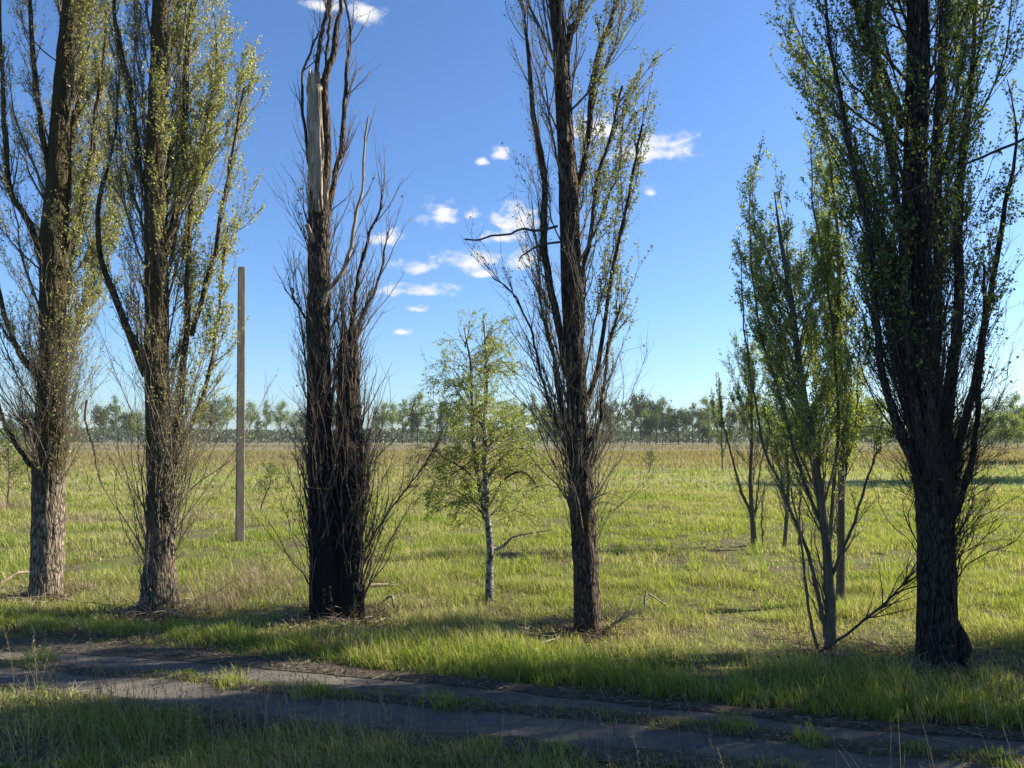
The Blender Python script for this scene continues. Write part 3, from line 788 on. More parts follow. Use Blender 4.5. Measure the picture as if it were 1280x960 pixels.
young('small young poplar with a forked stem and nearly bare lower branches, further out', (943, 682), 21.8,
      [[(943, 682, 6), (940, 640, 5), (938, 600, 4), (940, 540, 3), (939, 480, 2), (934, 420, 1.2), (930, 395, .8)],
       ([(940, 645, 3.5), (928, 610, 3), (918, 570, 2.5), (908, 530, 1.5), (902, 490, 1)], -.2), ([(941, 660, 2), (948, 620, 2), (955, 585, 1.5), (960, 555, 1)], .2),
       ([(950, 692, 2), (952, 650, 2), (956, 610, 1.2)], .1)],
      [(660, 930, 958), (600, 900, 968), (540, 892, 968), (480, 895, 965), (420, 910, 955), (395, 918, 945)], 31, n=26, group=YG, lpt=9, l2=7,
      leafp=lambda x, z, p: sstep(2.2, 4.2, z), zr=(.6, 4.5), llen=(.8, 1.8))
young('thin leaning young poplar beside the forked small one, leaves on its upper half', (984, 685), 21.3,
      [[(980, 685, 4), (984, 640, 4), (986, 590, 3), (980, 540, 2.5), (975, 490, 2), (968, 440, 1)],
       ([(984, 640, 2.5), (976, 600, 2), (968, 560, 1.5), (962, 520, 1)], .2), ([(1000, 692, 3), (1000, 640, 3), (1002, 590, 2), (1004, 540, 1)], .1)],
      [(650, 968, 1006), (580, 955, 1012), (500, 950, 1010), (440, 958, 990)], 37, n=20, group=YG, lpt=9, l2=7, leafp=lambda x, z, p: sstep(1.6, 3.4, z), zr=(.6, 4), llen=(.8, 1.8))
young('slim pale green young poplar standing alone far out in the field', (903, 585), 68.0,
      [[(903, 585, 1.6), (902, 540, 1.4), (901, 500, 1), (898, 465, .6)], ([(903, 575, .8), (910, 540, .8), (914, 505, .5)], .2), ([(902, 560, .8), (893, 520, .7), (890, 490, .4)], .2)],
      [(570, 890, 916), (540, 882, 922), (510, 884, 920), (480, 890, 908), (462, 894, 902)], 41, n=22, group=YG, lpt=2.4, l2=2.4, llen=(1.6, 3), leafsize=(.09, .16), zr=(1., 6.5),
      cols=((.11, .15, .035), (.16, .2, .05), (.2, .22, .06), .1))

# ---- the birch
def birch():
    Y = 13.95; rng = np.random.default_rng(51)
    b = at(612, 757, Y); b[2] = float(gz(b[0], b[1])) - .03
    root = empty('birch_tree', b, 'young white-barked birch with yellow-green leaves between the dead poplar and the half-leafed one', 'tree')
    mp = Y / F
    for nm, pts in (('trunk', [(612, 757, 7), (612, 720, 6.5), (613, 685, 6), (609, 640, 5), (606, 580, 4.5), (606, 520, 3.5), (609, 470, 2.5), (606, 420, 1.4), (604, 392, .8)]),
                    ('trunk', [(607, 650, 4), (598, 600, 4), (591, 550, 3.5), (590, 500, 3), (588, 450, 2), (580, 410, 1)])):
        w = np.array([at(p[0], p[1], Y + (.12 if pts[0][0] == 607 else 0)) for p in pts]); r = np.array([p[2] * .74 * mp for p in pts])
        if pts[0][0] == 612: w[0, 2] = b[2] - .05
        trunk_mesh(nm, w[:, 2], r, w[:, :2], M['birch'], root, b, rng, ridge=.04, lobes=.06, flare=.2 if pts[0][0] == 612 else 0, ns=20, seed=int(pts[0][0]))
    tw = Acc(); LP = []; LR = []
    man = [[(614, 684), (622, 686), (632, 680), (640, 672), (655, 668), (690, 662)], [(607, 600), (625, 575), (650, 560), (680, 575)], [(606, 560), (590, 575), (570, 590), (548, 600)],
           [(606, 620), (585, 590), (560, 575), (540, 560)], [(608, 640), (630, 600), (655, 590), (672, 610)]]
    for i, pts in enumerate(man):
        w = np.array([at(p[0], p[1], Y + (.2 - .1 * i) * j / len(pts)) for j, p in enumerate(pts)])
        P = spline(w, 12); R = np.linspace(2.6 if i == 0 else 1.8, .6, 12) * mp
        a = Acc(); a.add(*tubes(P[None], R[None], 7)); a.build('limb', M['birch'] if i == 0 else M['twig_dark'], root, b)
        LP.append(P); LR.append(R)
    n = 110
    z = rng.uniform(1.35, 4.75, n); ph = rng.uniform(0, 6.283, n)
    k = (rng.random(n) < .45)
    px = np.where(k, np.interp(z, [zpx(650, Y), zpx(550, Y), zpx(410, Y)], [at(607, 650, Y)[0], at(591, 550, Y)[0], at(580, 410, Y)[0]]), np.interp(z, [zpx(757, Y), zpx(580, Y), zpx(400, Y)], [at(612, 757, Y)[0], at(606, 580, Y)[0], at(604, 400, Y)[0]]))
    p = np.stack([px, np.full(n, Y), z], 1)
    up = rng.uniform(.4, 1.2, n) + (z - 2) * .22
    d = np.stack([np.cos(ph), np.sin(ph), up], 1)
    L = np.interp(z, [1.3, 2.6, 3.8, 4.8], [1.0, 1.2, .85, .42]) * rng.uniform(.6, 1.15, n)
    P = grow(p, d, L, 12, -.03, .10, rng)
    R = rng.uniform(.008, .015, n)[:, None] * (1 - .75 * np.linspace(0, 1, 12)[None])
    tw.add(*tubes(P, R, 5))
    LP = np.concatenate([P, np.array(LP)]); LR = np.concatenate([R, np.array(LR)])
    ln = np.linalg.norm(np.diff(LP, axis=1), axis=2).sum(1)
    _, p, tan, r = spawn(LP, LR, rng.poisson(ln * 7.5), .2, 1, rng)
    P2 = grow(p, unit(tan + rng.normal(0, .5, p.shape)), rng.uniform(.2, .75, len(p)), 6, -.10, .13, rng)
    tw.add(*tubes(P2, np.full((len(p), 6), .0035) * (1 - .5 * np.linspace(0, 1, 6)[None]), 3))
    _, p, tan, r = spawn(P2, np.zeros(P2.shape[:2]), rng.poisson(3.2, len(P2)), .2, 1, rng)
    P3 = grow(p, unit(tan + rng.normal(0, .5, p.shape)), rng.uniform(.1, .35, len(p)), 4, -.16, .12, rng)
    tw.add(*tubes(P3, np.full((len(p), 4), .0026), 3))
    tw.build('branches', M['birch_twig'], root, b)
    _, p, _, _ = spawn(P3, np.zeros(P3.shape[:2]), rng.poisson(10, len(P3)), .1, 1, rng)
    _, q, _, _ = spawn(P2, np.zeros(P2.shape[:2]), rng.poisson(8, len(P2)), .3, 1, rng)
    p = np.concatenate([p, q]) + rng.normal(0, .015, (len(p) + len(q), 3))
    V, T, c = leaves(p, rng.uniform(.02, .04, len(p)), rng, leafcols(len(p), rng, (.26, .33, .06), (.35, .385, .08), (.2, .27, .06), .2), up=-.4)
    a = Acc(); a.add(V, None, T, c); a.build('foliage', M['leaf'], root, b, smooth=False)


birch()

# ---- poplars of the same row further right, plus one added behind it for shade, outside the frame: their crowns shade the road
off = 'poplars of the same row standing right of the picture'
for i, (x, y, rz, s) in enumerate([(9.4, 9.4, 2.1, 1.0), (14.2, 7.3, 4.0, 1.05), (18.3, 5.8, .9, .98), (22.5, 4.2, 3.0, 1.0), (13.4, 12.6, 1.3, 1.0)]):
    copy_tree(P5, (x, y, float(gz(x, y)) - .03), rz, (s, s, s), 'poplar in or behind the row, standing outside the picture to the right', off)

for i, (x, y, rz) in enumerate([(7.7, 9.75, 1.0), (11.9, 8.5, 2.0), (16.2, 6.6, 3.0)]):  # unseen young poplars, added to close gaps in the shade over the foreground
    copy_tree(YA, (x, y, float(gz(x, y)) - .03), rz, (1, 1, 1), 'young poplar added for its shade between the poplars outside the picture', 'young poplars added right of the picture for shade')

# ------------------------------------------------------------------ concrete post
def post():
    Y = 22.66
    b = at(300, 677, Y); b[2] = float(gz(b[0], b[1])); t = at(302, 335, Y)
    root_l = 'tall weathered square concrete post without wires standing in the meadow'
    w = 6.0 * Y / F; n = 40
    ang = math.radians(24)
    V = []; Q = []
    prof = []
    for sx, sy in ((-1, -1), (1, -1), (1, 1), (-1, 1)):
        c = .14
        prof += [(sx * (1 - c), sy) , (sx, sy * (1 - c))] if sx * sy < 0 else [(sx, sy * (1 - c)), (sx * (1 - c), sy)]
    prof = np.array(prof); a = np.arctan2(prof[:, 1], prof[:, 0]); prof = prof[np.argsort(a)]
    m = len(prof)
    R = np.array([[math.cos(ang), -math.sin(ang)], [math.sin(ang), math.cos(ang)]])
    pr = prof @ R.T
    for k in range(n + 1):
        f = k / n
        z = -.3 + (t[2] - b[2] + .3) * f
        s = w * .86 * (1 - .20 * f) * (1 + .02 * (random.random() - .5))
        cx_ = (t[0] - b[0]) * f
        for x, y in pr:
            V.append((cx_ + x * s, y * s, z + (.04 * (random.random() - .3) if k == n else 0)))
    V = np.array(V)
    Q = [[k * m + j, k * m + (j + 1) % m, (k + 1) * m + (j + 1) % m, (k + 1) * m + j] for k in range(n) for j in range(m)]
    top = len(V); V = np.vstack([V, V[-m:].mean(0)[None] + [[0, 0, .01]]])
    T = [[top, n * m + j, n * m + (j + 1) % m] for j in range(m)]
    o = mesh_np('concrete_post', V, Q, T, M['concrete'], smooth=False)
    o.location = b
    tag(o, root_l, 'post')


post()

# ------------------------------------------------------------------ ground, road
def warp_axis(lo, hi, core0, core1, step, grow_):
    a = list(np.arange(core0, core1, step)); s = step
    x = core1
    while x < hi: a.append(x); s *= grow_; x += s
    a.append(hi); s = step; x = core0 - step; left = []
    while x > lo: left.append(x); s *= grow_; x -= s
    left.append(lo)
    return np.array(left[::-1] + a)


gx = warp_axis(-830, 830, -14, 14, .16, 1.09); gy = warp_axis(-60, 1200, 3.0, 24, .16, 1.06)
X, Yg = np.meshgrid(gx, gy)
Zg = gz(X, Yg)
nx, ny = len(gx), len(gy)
i = np.arange(ny - 1)[:, None] * nx + np.arange(nx - 1)[None]
q = np.stack([i, i + 1, i + nx + 1, i + nx], -1).reshape(-1, 4)
g = mesh_np('ground', np.stack([X, Yg, Zg], -1).reshape(-1, 3), q, None, M['ground']); g['kind'] = 'structure'

rx = np.concatenate([np.linspace(-60, -10, 120), np.linspace(-9.9, 9.9, 500), np.linspace(10, 60, 120)])


def ribbon(name, ylo, yhi, n, dz, mat, kind='structure', crown=0, wav=0):
    f = np.linspace(0, 1, n)[None]
    yl, yh = ylo(rx)[:, None], yhi(rx)[:, None]
    YY = yl + (yh - yl) * f; XX = np.repeat(rx[:, None], n, 1)
    ZZ = gz(XX, YY) + dz + crown * np.sin(np.pi * f) + (wav * np.sin(np.pi * f) * (fbm(XX * 2.5, YY * 2.5, seed=71) - .3) if wav else 0)
    i = np.arange(len(rx) - 1)[:, None] * n + np.arange(n - 1)[None]
    q = np.stack([i, i + n, i + n + 1, i + 1], -1).reshape(-1, 4)
    o = mesh_np(name, np.stack([XX, YY, ZZ], -1).reshape(-1, 3), q, None, mat); o['kind'] = kind
    return o


ribbon('road', yL, yU, 9, .006, M['asphalt'])
hw = lambda x: .07 + .09 * fbm(np.asarray(x) * 1.7, np.asarray(x) * 0 + 1, seed=61) * 2 * .8
ribbon('median_soil', lambda x: yM(x) - hw(x), lambda x: yM(x) + hw(x), 9, .010, M['soil'], crown=.02, wav=.05)
ribbon('verge_soil', lambda x: yU(x) - .05 - .12 * fbm(np.asarray(x) * 2.3, np.asarray(x) * 0, seed=62), lambda x: yU(x) + .16 + .28 * sstep(1, -6, np.asarray(x)), 9, .014, M['soil'], crown=.02, wav=.05)
ribbon('roadside_soil', lambda x: yL(x) - .30, lambda x: yL(x) + .04 + .10 * fbm(np.asarray(x) * 2.1, np.asarray(x) * 0, seed=63), 7, .014, M['soil'], crown=.015, wav=.04)

# ------------------------------------------------------------------ grass
def blades(x, y, Ln, wd, rng, cols, lean=.5, segs=3, z=None, wind=(-.15, 0)):
    n = len(x)
    z = gz(x, y) if z is None else z
    th = rng.uniform(0, 2 * math.pi, n)
    dirx, diry = np.cos(th), np.sin(th)
    la = np.abs(rng.normal(0, lean, n)) + .08
    fa = rng.uniform(0, 2 * math.pi, n)
    sxv, syv = np.cos(fa) * wd * .5, np.sin(fa) * wd * .5
    V = []
    ts = np.linspace(0, 1, segs + 1)
    for k, t in enumerate(ts):
        o = la * t ** 1.8 * Ln
        h = Ln * t * (1 - .28 * la * t)
        cxp = x + dirx * o + wind[0] * Ln * t * t; cyp = y + diry * o + wind[1] * Ln * t * t; cz_ = z + h - .01
        if k < segs:
            w = 1 - .55 * t
            V.append(np.stack([cxp - sxv * w, cyp - syv * w, cz_], 1)); V.append(np.stack([cxp + sxv * w, cyp + syv * w, cz_], 1))
        else:
            V.append(np.stack([cxp, cyp, cz_], 1))
    m = len(V)
    V = np.stack(V, 1).reshape(-1, 3)
    b = np.arange(n)[:, None] * m
    Q = [b + np.array([2 * k, 2 * k + 1, 2 * k + 3, 2 * k + 2]) for k in range(segs - 1)]
    Q = np.concatenate(Q) if Q else np.zeros((0, 4), int)
    T = b + np.array([2 * (segs - 1), 2 * (segs - 1) + 1, 2 * segs])
    return V, Q, T, np.repeat(cols, m, 0)


def field(y0, y1, dens, rng, pad=1.4):
    area = .70 * (y1 ** 2 - y0 ** 2) + 2 * pad * (y1 - y0)
    n = int(area * dens)
    y = np.sqrt(rng.uniform(y0 ** 2, y1 ** 2, n)); x = rng.uniform(-1, 1, n) * (.70 * y + pad)
    return x, y


def offroad(x, y):
    return np.maximum(y - yU(x), yL(x) - y)


GREEN = np.array([(.145, .205, .036), (.205, .25, .048), (.27, .295, .065)])
STRAW = np.array([(.36, .32, .16), (.28, .235, .12), (.42, .38, .21)])


def gcols(n, rng, straw, bright=1.):
    k = GREEN[rng.integers(0, 3, n)] * (1 - .0) ; s = STRAW[rng.integers(0, 3, n)]
    t = (rng.random(n) < straw)[:, None]
    mix = np.where(t, s, k)
    return mix * rng.uniform(.8, 1.2, (n, 1)) * bright


rg = np.random.default_rng(101)
G = Acc(); D = Acc()
trunks_xy = [(at(px, py, Y)[0], Y, r) for px, py, Y, r in ((58, 748, Y1, .36), (200, 764, Y2, .38), (408, 775, Y3, .3), (440, 775, Y3, .3), (735, 790, Y4, .27), (1172, 828, Y5, .31), (612, 757, 13.95, .1), (1038, 812, 11.03, .12))]


def clear_trunks(x, y):
    k = np.ones(len(x), bool)
    for a, b, r in trunks_xy: k &= (np.hypot(x - a, y - b) > r)
    return k


# verge and meadow up to 16 m
x, y = field(5.6, 17, 1150, rg)
o = offroad(x, y); behind = y > yU(x)
tus = fbm(x * 1.1, y * 1.1, seed=31); tus2 = fbm(x * 3.3, y * 3.3, seed=32, oct=2); dry = fbm(x * .5 + 9, y * .5, seed=33)
litter = np.where(behind, sstep(.06 + .5 * sstep(-2.5, -6, x), .42 + .7 * sstep(-2.5, -6, x), o + .5 * (tus2 - .5)), sstep(.0, .35, o + .4 * (tus2 - .5)))
acc = (o > 0) * litter * np.clip(.25 + 1.5 * (tus - .25) + .8 * (tus2 - .4), .12, 1)
for a_, b_, r_ in trunks_xy: acc = acc * (1 - .72 * np.exp(-(np.maximum(np.hypot(x - a_, y - b_) - r_, 0) / .38) ** 2))
k = (rg.random(len(x)) < acc) & clear_trunks(x, y)
x, y, o, tus, tus2, dry, behind = [a[k] for a in (x, y, o, tus, tus2, dry, behind)]
bank = np.exp(-((o - 1.0) / .7) ** 2) * behind
ln = (.08 + .18 * sstep(.35, .72, tus) + .05 * bank) * rg.uniform(.5, 1.35, len(x)) * np.where(behind, 1, .72) * np.where(behind & (x < -2.2), .72, 1)
rowd = np.abs(y - (12.35 - .30 * x))
pat = fbm(x * .35 + 5, y * .6, seed=57); straw = np.clip(.18 + 1.3 * (dry - .47) + .8 * np.maximum(pat - .52, 0) + .22 * np.exp(-(rowd / .9) ** 2) + np.where(~behind, .10, 0) - .12 * bank * (x > -2.5) + .30 * (behind & (x < -2.0) & (o < 2.4)) * (tus2 > .42), .04, .8)
fg = ~behind
for sel, le in ((fg, .95), (~fg, .6)):
    G.add(*blades(x[sel], y[sel], ln[sel], rg.uniform(.006, .013, sel.sum()), rg, gcols(sel.sum(), rg, straw[sel]), lean=le))
# bright tufts on the edges and along the median
def tufts(cx_, cy_, nb, ln_, rad, straw=.05, w=(.006, .012), lean=.5, acc=None, bright=1.1):
    n = len(cx_); idx = np.repeat(np.arange(n), nb)
    a = rg.uniform(0, 6.283, len(idx)); r = np.sqrt(rg.random(len(idx))) * rad[idx]
    xx = cx_[idx] + np.cos(a) * r; yy = cy_[idx] + np.sin(a) * r
    L = ln_[idx] * rg.uniform(.5, 1.2, len(idx))
    (acc or G).add(*blades(xx, yy, L, rg.uniform(*w, len(idx)), rg, gcols(len(idx), rg, straw, bright), lean=lean))


n = 620
tx = rg.uniform(-11, 7.5, n); ty = yM(tx) + rg.normal(0, .07, n)
kk = fbm(tx * 1.2, tx * 0 + 4, seed=44) > .38; tx, ty = tx[kk], ty[kk]
tufts(tx, ty, 22, rg.uniform(.03, .12, len(tx)), rg.uniform(.05, .16, len(tx)), .2, bright=.9)
spots = [(548, 882), (560, 884), (390, 869), (290, 858), (50, 828), (920, 860), (1130, 878), (795, 850), (1000, 865), (1190, 880), (1240, 950), (925, 914), (1015, 930), (700, 945), (605, 940), (980, 965)]
sp_ = np.array([ground_at(*s)[:2] for s in spots])
tufts(sp_[:, 0], sp_[:, 1], 110, rg.uniform(.10, .27, len(sp_)), rg.uniform(.12, .26, len(sp_)), .06, lean=.4)
n = 260
tx = rg.uniform(-9, 8, n); ty = yU(tx) + .25 + .5 * rg.random(n) + .6 * sstep(-1.5, -5.5, tx)
tufts(tx, ty, 50, rg.uniform(.12, .30, n), rg.uniform(.08, .22, n), .05, lean=.45)
# taller clumps about the meadow
x, y = field(13, 36, 1.0, rg)
kk = fbm(x * .4, y * .6, seed=91) > .47; x, y = x[kk], y[kk]
tufts(x, y, 38, rg.uniform(.16, .40, len(x)), rg.uniform(.10, .35, len(x)), .10, w=(.008, .018))
x, y = field(13, 40, .3, rg)
kk = fbm(x * .3 + 7, y * .5, seed=92) > .5; x, y = x[kk], y[kk]
tufts(x, y, 46, rg.uniform(.18, .42, len(x)), rg.uniform(.15, .55, len(x)), .85, w=(.006, .012), lean=.9, bright=.5)
x, y = field(36, 75, .22, rg)
tufts(x, y, 22, rg.uniform(.2, .5, len(x)), rg.uniform(.2, .7, len(x)), .35, w=(.03, .06), bright=.95)
# meadow 16-42 m
x, y = field(16.5, 44, 330, rg)
tus = fbm(x * .7, y * .7, seed=31); dry = fbm(x * .28 + 9, y * .4, seed=33); t3 = fbm(x * 2.2, y * 2.2, seed=38, oct=2)
k = rg.random(len(x)) < np.clip(.30 + 2.2 * (tus - .36) + 1.0 * (t3 - .42), .06, 1)
x, y, tus, dry, t3 = [a[k] for a in (x, y, tus, dry, t3)]
pat = fbm(x * .16 + 5, y * .4, seed=58); straw = np.clip(.21 + 1.6 * (dry - .47) + 1.2 * np.maximum(pat - .5, 0) + .10 * sstep(25, 44, y), .05, .9)
G.add(*blades(x, y, (.08 + .15 * sstep(.35, .75, tus)) * rg.uniform(.6, 1.4, len(x)), rg.uniform(.011, .022, len(x)) * (y / 22) ** .7, rg, gcols(len(x), rg, straw), lean=.5, segs=2))
# field 42-170 m
x, y = field(43, 175, 11, rg)
b1 = fbm(x * .05, y * .09, seed=39); b2 = fbm(x * .3, y * .5, seed=40)
brown = sstep(34, 92, y + 140 * (b1 - .5) - .35 * x)
k = rg.random(len(x)) < np.clip(.3 + 1.4 * (b2 - .3), .1, 1)
x, y, brown, b2 = [a[k] for a in (x, y, brown, b2)]
c = gcols(len(x), rg, np.clip(.14 + .62 * brown, 0, .9))
c = c * (1 - .30 * brown[:, None]) * np.where(brown[:, None] > .4, np.array([[1.0, .88, .85]]), 1)
D2 = rg.uniform(.16, .40, len(x)) * (.7 + .7 * brown)
G.add(*blades(x, y, D2, rg.uniform(.05, .10, len(x)) * (y / 60) ** .5, rg, c, lean=.4, segs=1))
x, y = field(52, 300, 1.1, rg)
b3 = fbm(x * .018 + 4, y * .05, seed=46, oct=4)
k = rg.random(len(x)) < sstep(.46, .62, b3) * .9 + .06
x, y = x[k], y[k]
W = np.array([(.17, .13, .09), (.24, .195, .13), (.13, .10, .075), (.15, .15, .06)])
G.add(*blades(x, y, rg.uniform(.4, 1.05, len(x)), rg.uniform(.07, .16, len(x)) * (y / 100) ** .5, rg, W[rg.integers(0, 4, len(x))] * rg.uniform(.8, 1.15, (len(x), 1)), lean=.25, segs=1))
g = G.build('grass', M['grass']); g['kind'] = 'stuff'

# dry straw, dead stems and seed heads
x, y = field(5.6, 15.5, 130, rg)
o = offroad(x, y); behind = y > yU(x); dn = fbm(x * .8 + 3, y * .8, seed=52)
rowd = np.abs(y - (12.6 - .30 * x))
pk = (o > .12) * np.where(behind, .9 * np.exp(-(rowd / .75) ** 2) * (dn > .38) + .06, .55 * (dn > .42) + .12)
k = rg.random(len(x)) < pk; x, y = x[k], y[k]
D.add(*blades(x, y, rg.uniform(.12, .48, len(x)), rg.uniform(.004, .008, len(x)), rg, STRAW[rg.integers(0, 3, len(x))] * rg.uniform(.35, .9, (len(x), 1)), lean=.95))
# purple-brown dead weed clumps in the meadow
for (px, py, n, hgt) in [(245, 655, 500, .5), (310, 735, 420, .7), (345, 745, 380, .6), (270, 765, 420, .45), (105, 655, 350, .5), (15, 640, 500, .8), (560, 740, 320, .25), (500, 730, 320, .25), (640, 770, 260, .25),
                         (770, 775, 300, .35), (590, 700, 200, .4), (470, 575, 200, .6), (820, 640, 300, .35), (880, 700, 260, .25), (960, 735, 260, .22), (690, 700, 240, .35), (400, 770, 200, .3), (90, 745, 380, .35), (150, 755, 300, .3), (1100, 810, 300, .2), (1230, 690, 260, .3)]:
    p = ground_at(px, py); s = .10 * p[1] * .35
    xx = p[0] + rg.normal(0, s, n); yy = p[1] + rg.normal(0, s * .8, n)
    kk = (yy > yU(xx) + .2)
    xx, yy = xx[kk], yy[kk]
    cc = np.array([(.22, .16, .11), (.28, .22, .14), (.17, .12, .095)])[rg.integers(0, 3, len(xx))]
    D.add(*blades(xx, yy, hgt * rg.uniform(.35, 1.15, len(xx)), rg.uniform(.004, .009, len(xx)) * max(1, p[1] / 16), rg, cc, lean=.55))
# foreground seed stalks
n = 420
sx_ = np.concatenate([rg.uniform(-5.5, -1.0, 330), rg.uniform(-1, 5, 90)]); sy_ = np.minimum(yL(sx_) - .25 - rg.random(n) ** 1.3 * 2.2, yL(sx_) - .2)
hl = rg.uniform(.35, .95, n)
st = grow(np.stack([sx_, sy_, gz(sx_, sy_)], 1), np.stack([rg.normal(-.12, .22, n), rg.normal(0, .2, n), np.ones(n)], 1), hl, 7, -.02, .05, rg)
V, Qd = tubes(st, np.full((n, 7), .0022) * (1 - .5 * np.linspace(0, 1, 7)[None]), 3)
cst = np.repeat(STRAW[rg.integers(0, 3, n)] * rg.uniform(.6, 1.0, (n, 1)), 21, 0)
D.add(V, Qd, None, cst)
hs = rg.random(n) < .4
_, p, tan, _ = spawn(st[hs], np.zeros((hs.sum(), 7)), np.full(hs.sum(), 22), .72, 1.0, rg)
V, T, c = leaves(p + rg.normal(0, .008, p.shape), rg.uniform(.014, .03, len(p)), rg, np.array([(.26, .19, .13)]) * rg.uniform(.6, 1.1, (len(p), 1)), up=.8, aspect=.35)
D.add(V, None, T, c)
d = D.build('dry_grass', M['straw']); d['kind'] = 'stuff'

# leaf litter and twigs on the soil strips
LT = Acc()
n = 15000
x = rg.uniform(-11, 8, n); which = rg.random(n)
y = np.where(which < .55, yU(x) - .12 + np.abs(rg.normal(0, .42, n)) + .5 * rg.random(n) * sstep(-1, -6, x), np.where(which < .8, yM(x) + rg.normal(0, .14, n), yL(x) + rg.normal(-.1, .18, n)))
k = rg.random(n) < .25 + .75 * (fbm(x * 2, y * 2, seed=66) > .45); x, y = x[k], y[k]
z = gz(x, y) + .035 + rg.uniform(-.01, .012, len(x))
V, T, c = leaves(np.stack([x, y, z], 1), rg.uniform(.025, .065, len(x)), rg, np.array([(.13, .09, .055), (.2, .15, .095), (.09, .065, .045), (.28, .22, .15)])[rg.integers(0, 4, len(x))], up=0)
vv = V.reshape(-1, 4, 3); vv[:, :, 2] = z[:, None] + (vv[:, :, 2] - z[:, None]) * .25
LT.add(V, None, T, c)
n = 900
x = rg.uniform(-10, 8, n); w_ = rg.random(n); y = np.where(w_ < .6, yU(x) + rg.normal(.2, .3, n), np.where(w_ < .8, yM(x) + rg.normal(0, .12, n), yL(x) + rg.normal(-.1, .2, n)))
a = rg.uniform(0, 6.283, n)
P = grow(np.stack([x, y, gz(x, y) + .04], 1), np.stack([np.cos(a), np.sin(a) * .6, rg.normal(0, .06, n)], 1), rg.uniform(.06, .35, n), 5, -.01, .10, rg)
V, Q_ = tubes(P, np.full((n, 5), .0032), 3)
LT.add(V, Q_, None, np.repeat(np.array([(.2, .15, .1), (.3, .24, .17), (.1, .075, .05)])[rg.integers(0, 3, n)], 15, 0))
for a_, b_, r_ in trunks_xy:
    n = int(900 * r_ / .3); th = rg.uniform(0, 6.283, n); d_ = r_ * .7 + np.abs(rg.normal(0, .38, n)); x = a_ + np.cos(th) * d_; y = b_ + np.sin(th) * d_; z = gz(x, y) + .02 + .05 * rg.random(n)
    V, T, c = leaves(np.stack([x, y, z], 1), rg.uniform(.025, .06, n), rg, np.array([(.12, .085, .055), (.19, .145, .09), (.08, .06, .042), (.26, .2, .14)])[rg.integers(0, 4, n)], up=0)
    LT.add(V, None, T, c)
    n = int(150 * r_ / .3); th = rg.uniform(0, 6.283, n); d_ = r_ * .9 + np.abs(rg.normal(0, .45, n)); x = a_ + np.cos(th) * d_; y = b_ + np.sin(th) * d_; a = rg.uniform(0, 6.283, n)
    P = grow(np.stack([x, y, gz(x, y) + .04 + .06 * rg.random(n)], 1), np.stack([np.cos(a), np.sin(a), rg.normal(.1, .25, n)], 1), rg.uniform(.1, .6, n), 5, -.02, .12, rg)
    V, Q_ = tubes(P, np.full((n, 5), .0042) * rg.uniform(.6, 1.5, (n, 1)), 3)
    LT.add(V, Q_, None, np.repeat(np.array([(.2, .15, .1), (.28, .22, .16), (.09, .07, .05)])[rg.integers(0, 3, n)], 15, 0))
l = LT.build('leaf_litter', M['straw'], smooth=False); l['kind'] = 'stuff'

# ------------------------------------------------------------------ fallen branches
def fallen(label, pts, hw_, Y, side=8, seed=1, sl=(.2, .6), mat='stick'):
    rng = np.random.default_rng(seed)
    w = np.array([at(px, py, Y + dy) for px, py, dy in pts])
    b = w[0].copy()
    P = spline(w, 14) + np.cumsum(rng.normal(0, .006, (14, 3)), 0)
    R = np.linspace(hw_[0], hw_[1], 14) * Y / F
    a = Acc(); a.add(*tubes(P[None], R[None], 7))
    _, p, tan, r = spawn(P[None], R[None], np.array([side]), .25, 1, rng)
    Q = grow(p, unit(tan + rng.normal(0, .35, p.shape)), rng.uniform(*sl, side), 7, 0, .08, rng)
    gzq = gz(Q[..., 0], Q[..., 1]) + .02
    Q[..., 2] = np.maximum(Q[..., 2], gzq)
    a.add(*tubes(Q, np.clip(r * .6, .003, .012)[:, None] * (1 - .7 * np.linspace(0, 1, 7)[None]), 5))
    o = a.build('fallen_branch', M[mat], None, b); o.location = [float(v) for v in b]
    tag(o, label, 'branch', 'fallen branches lying under the poplars')


fallen('long forked fallen branch leaning from a young poplar\'s foot towards the thickest trunk', [(1022, 815, -.1), (1050, 797, -.05), (1082, 770, 0), (1105, 752, .05), (1122, 735, .1), (1137, 722, .15)], (1.9, 1.0), 10.9, 30, 3, (.3, 1.0), 'twig_dark')
fallen('pale fallen branch lying in the grass right of the dead poplar', [(462, 732, 0), (485, 731, .1), (515, 733, .2), (545, 741, .1)], (2.6, 1.2), 15.4, 10, 5)
fallen('thin bent stick poking out of the grass just left of the birch', [(478, 752, .3), (487, 745, 0), (492, 757, -.1), (498, 768, -.2)], (1.6, 1.2), 13.6, 2, 6, (.1, .2))
fallen('pale crooked branch lying in the grass left of the first poplar', [(2, 728, 0), (22, 716, .2), (40, 712, .4), (52, 700, .5)], (2.2, 1.2), 16.2, 8, 7)
fallen('thin broken stalk bent to a sharp angle right of the half-leafed poplar', [(807, 762, 0), (808, 742, .02), (825, 752, .2), (835, 760, .3)], (1.3, .9), 13.4, 2, 8, (.1, .2))
fallen('dark dry sticks heaped at the foot of the half-leafed poplar', [(760, 788, .1), (768, 780, 0), (780, 775, -.1), (790, 765, -.1)], (2.2, 1.0), 11.9, 12, 9, (.2, .5))
fallen('thin white bent stick at the right foot of the dead poplar', [(358, 768, 0), (362, 764, .05), (368, 772, .1), (376, 776, .1)], (1.5, 1.1), 12.9, 1, 10, (.1, .2))

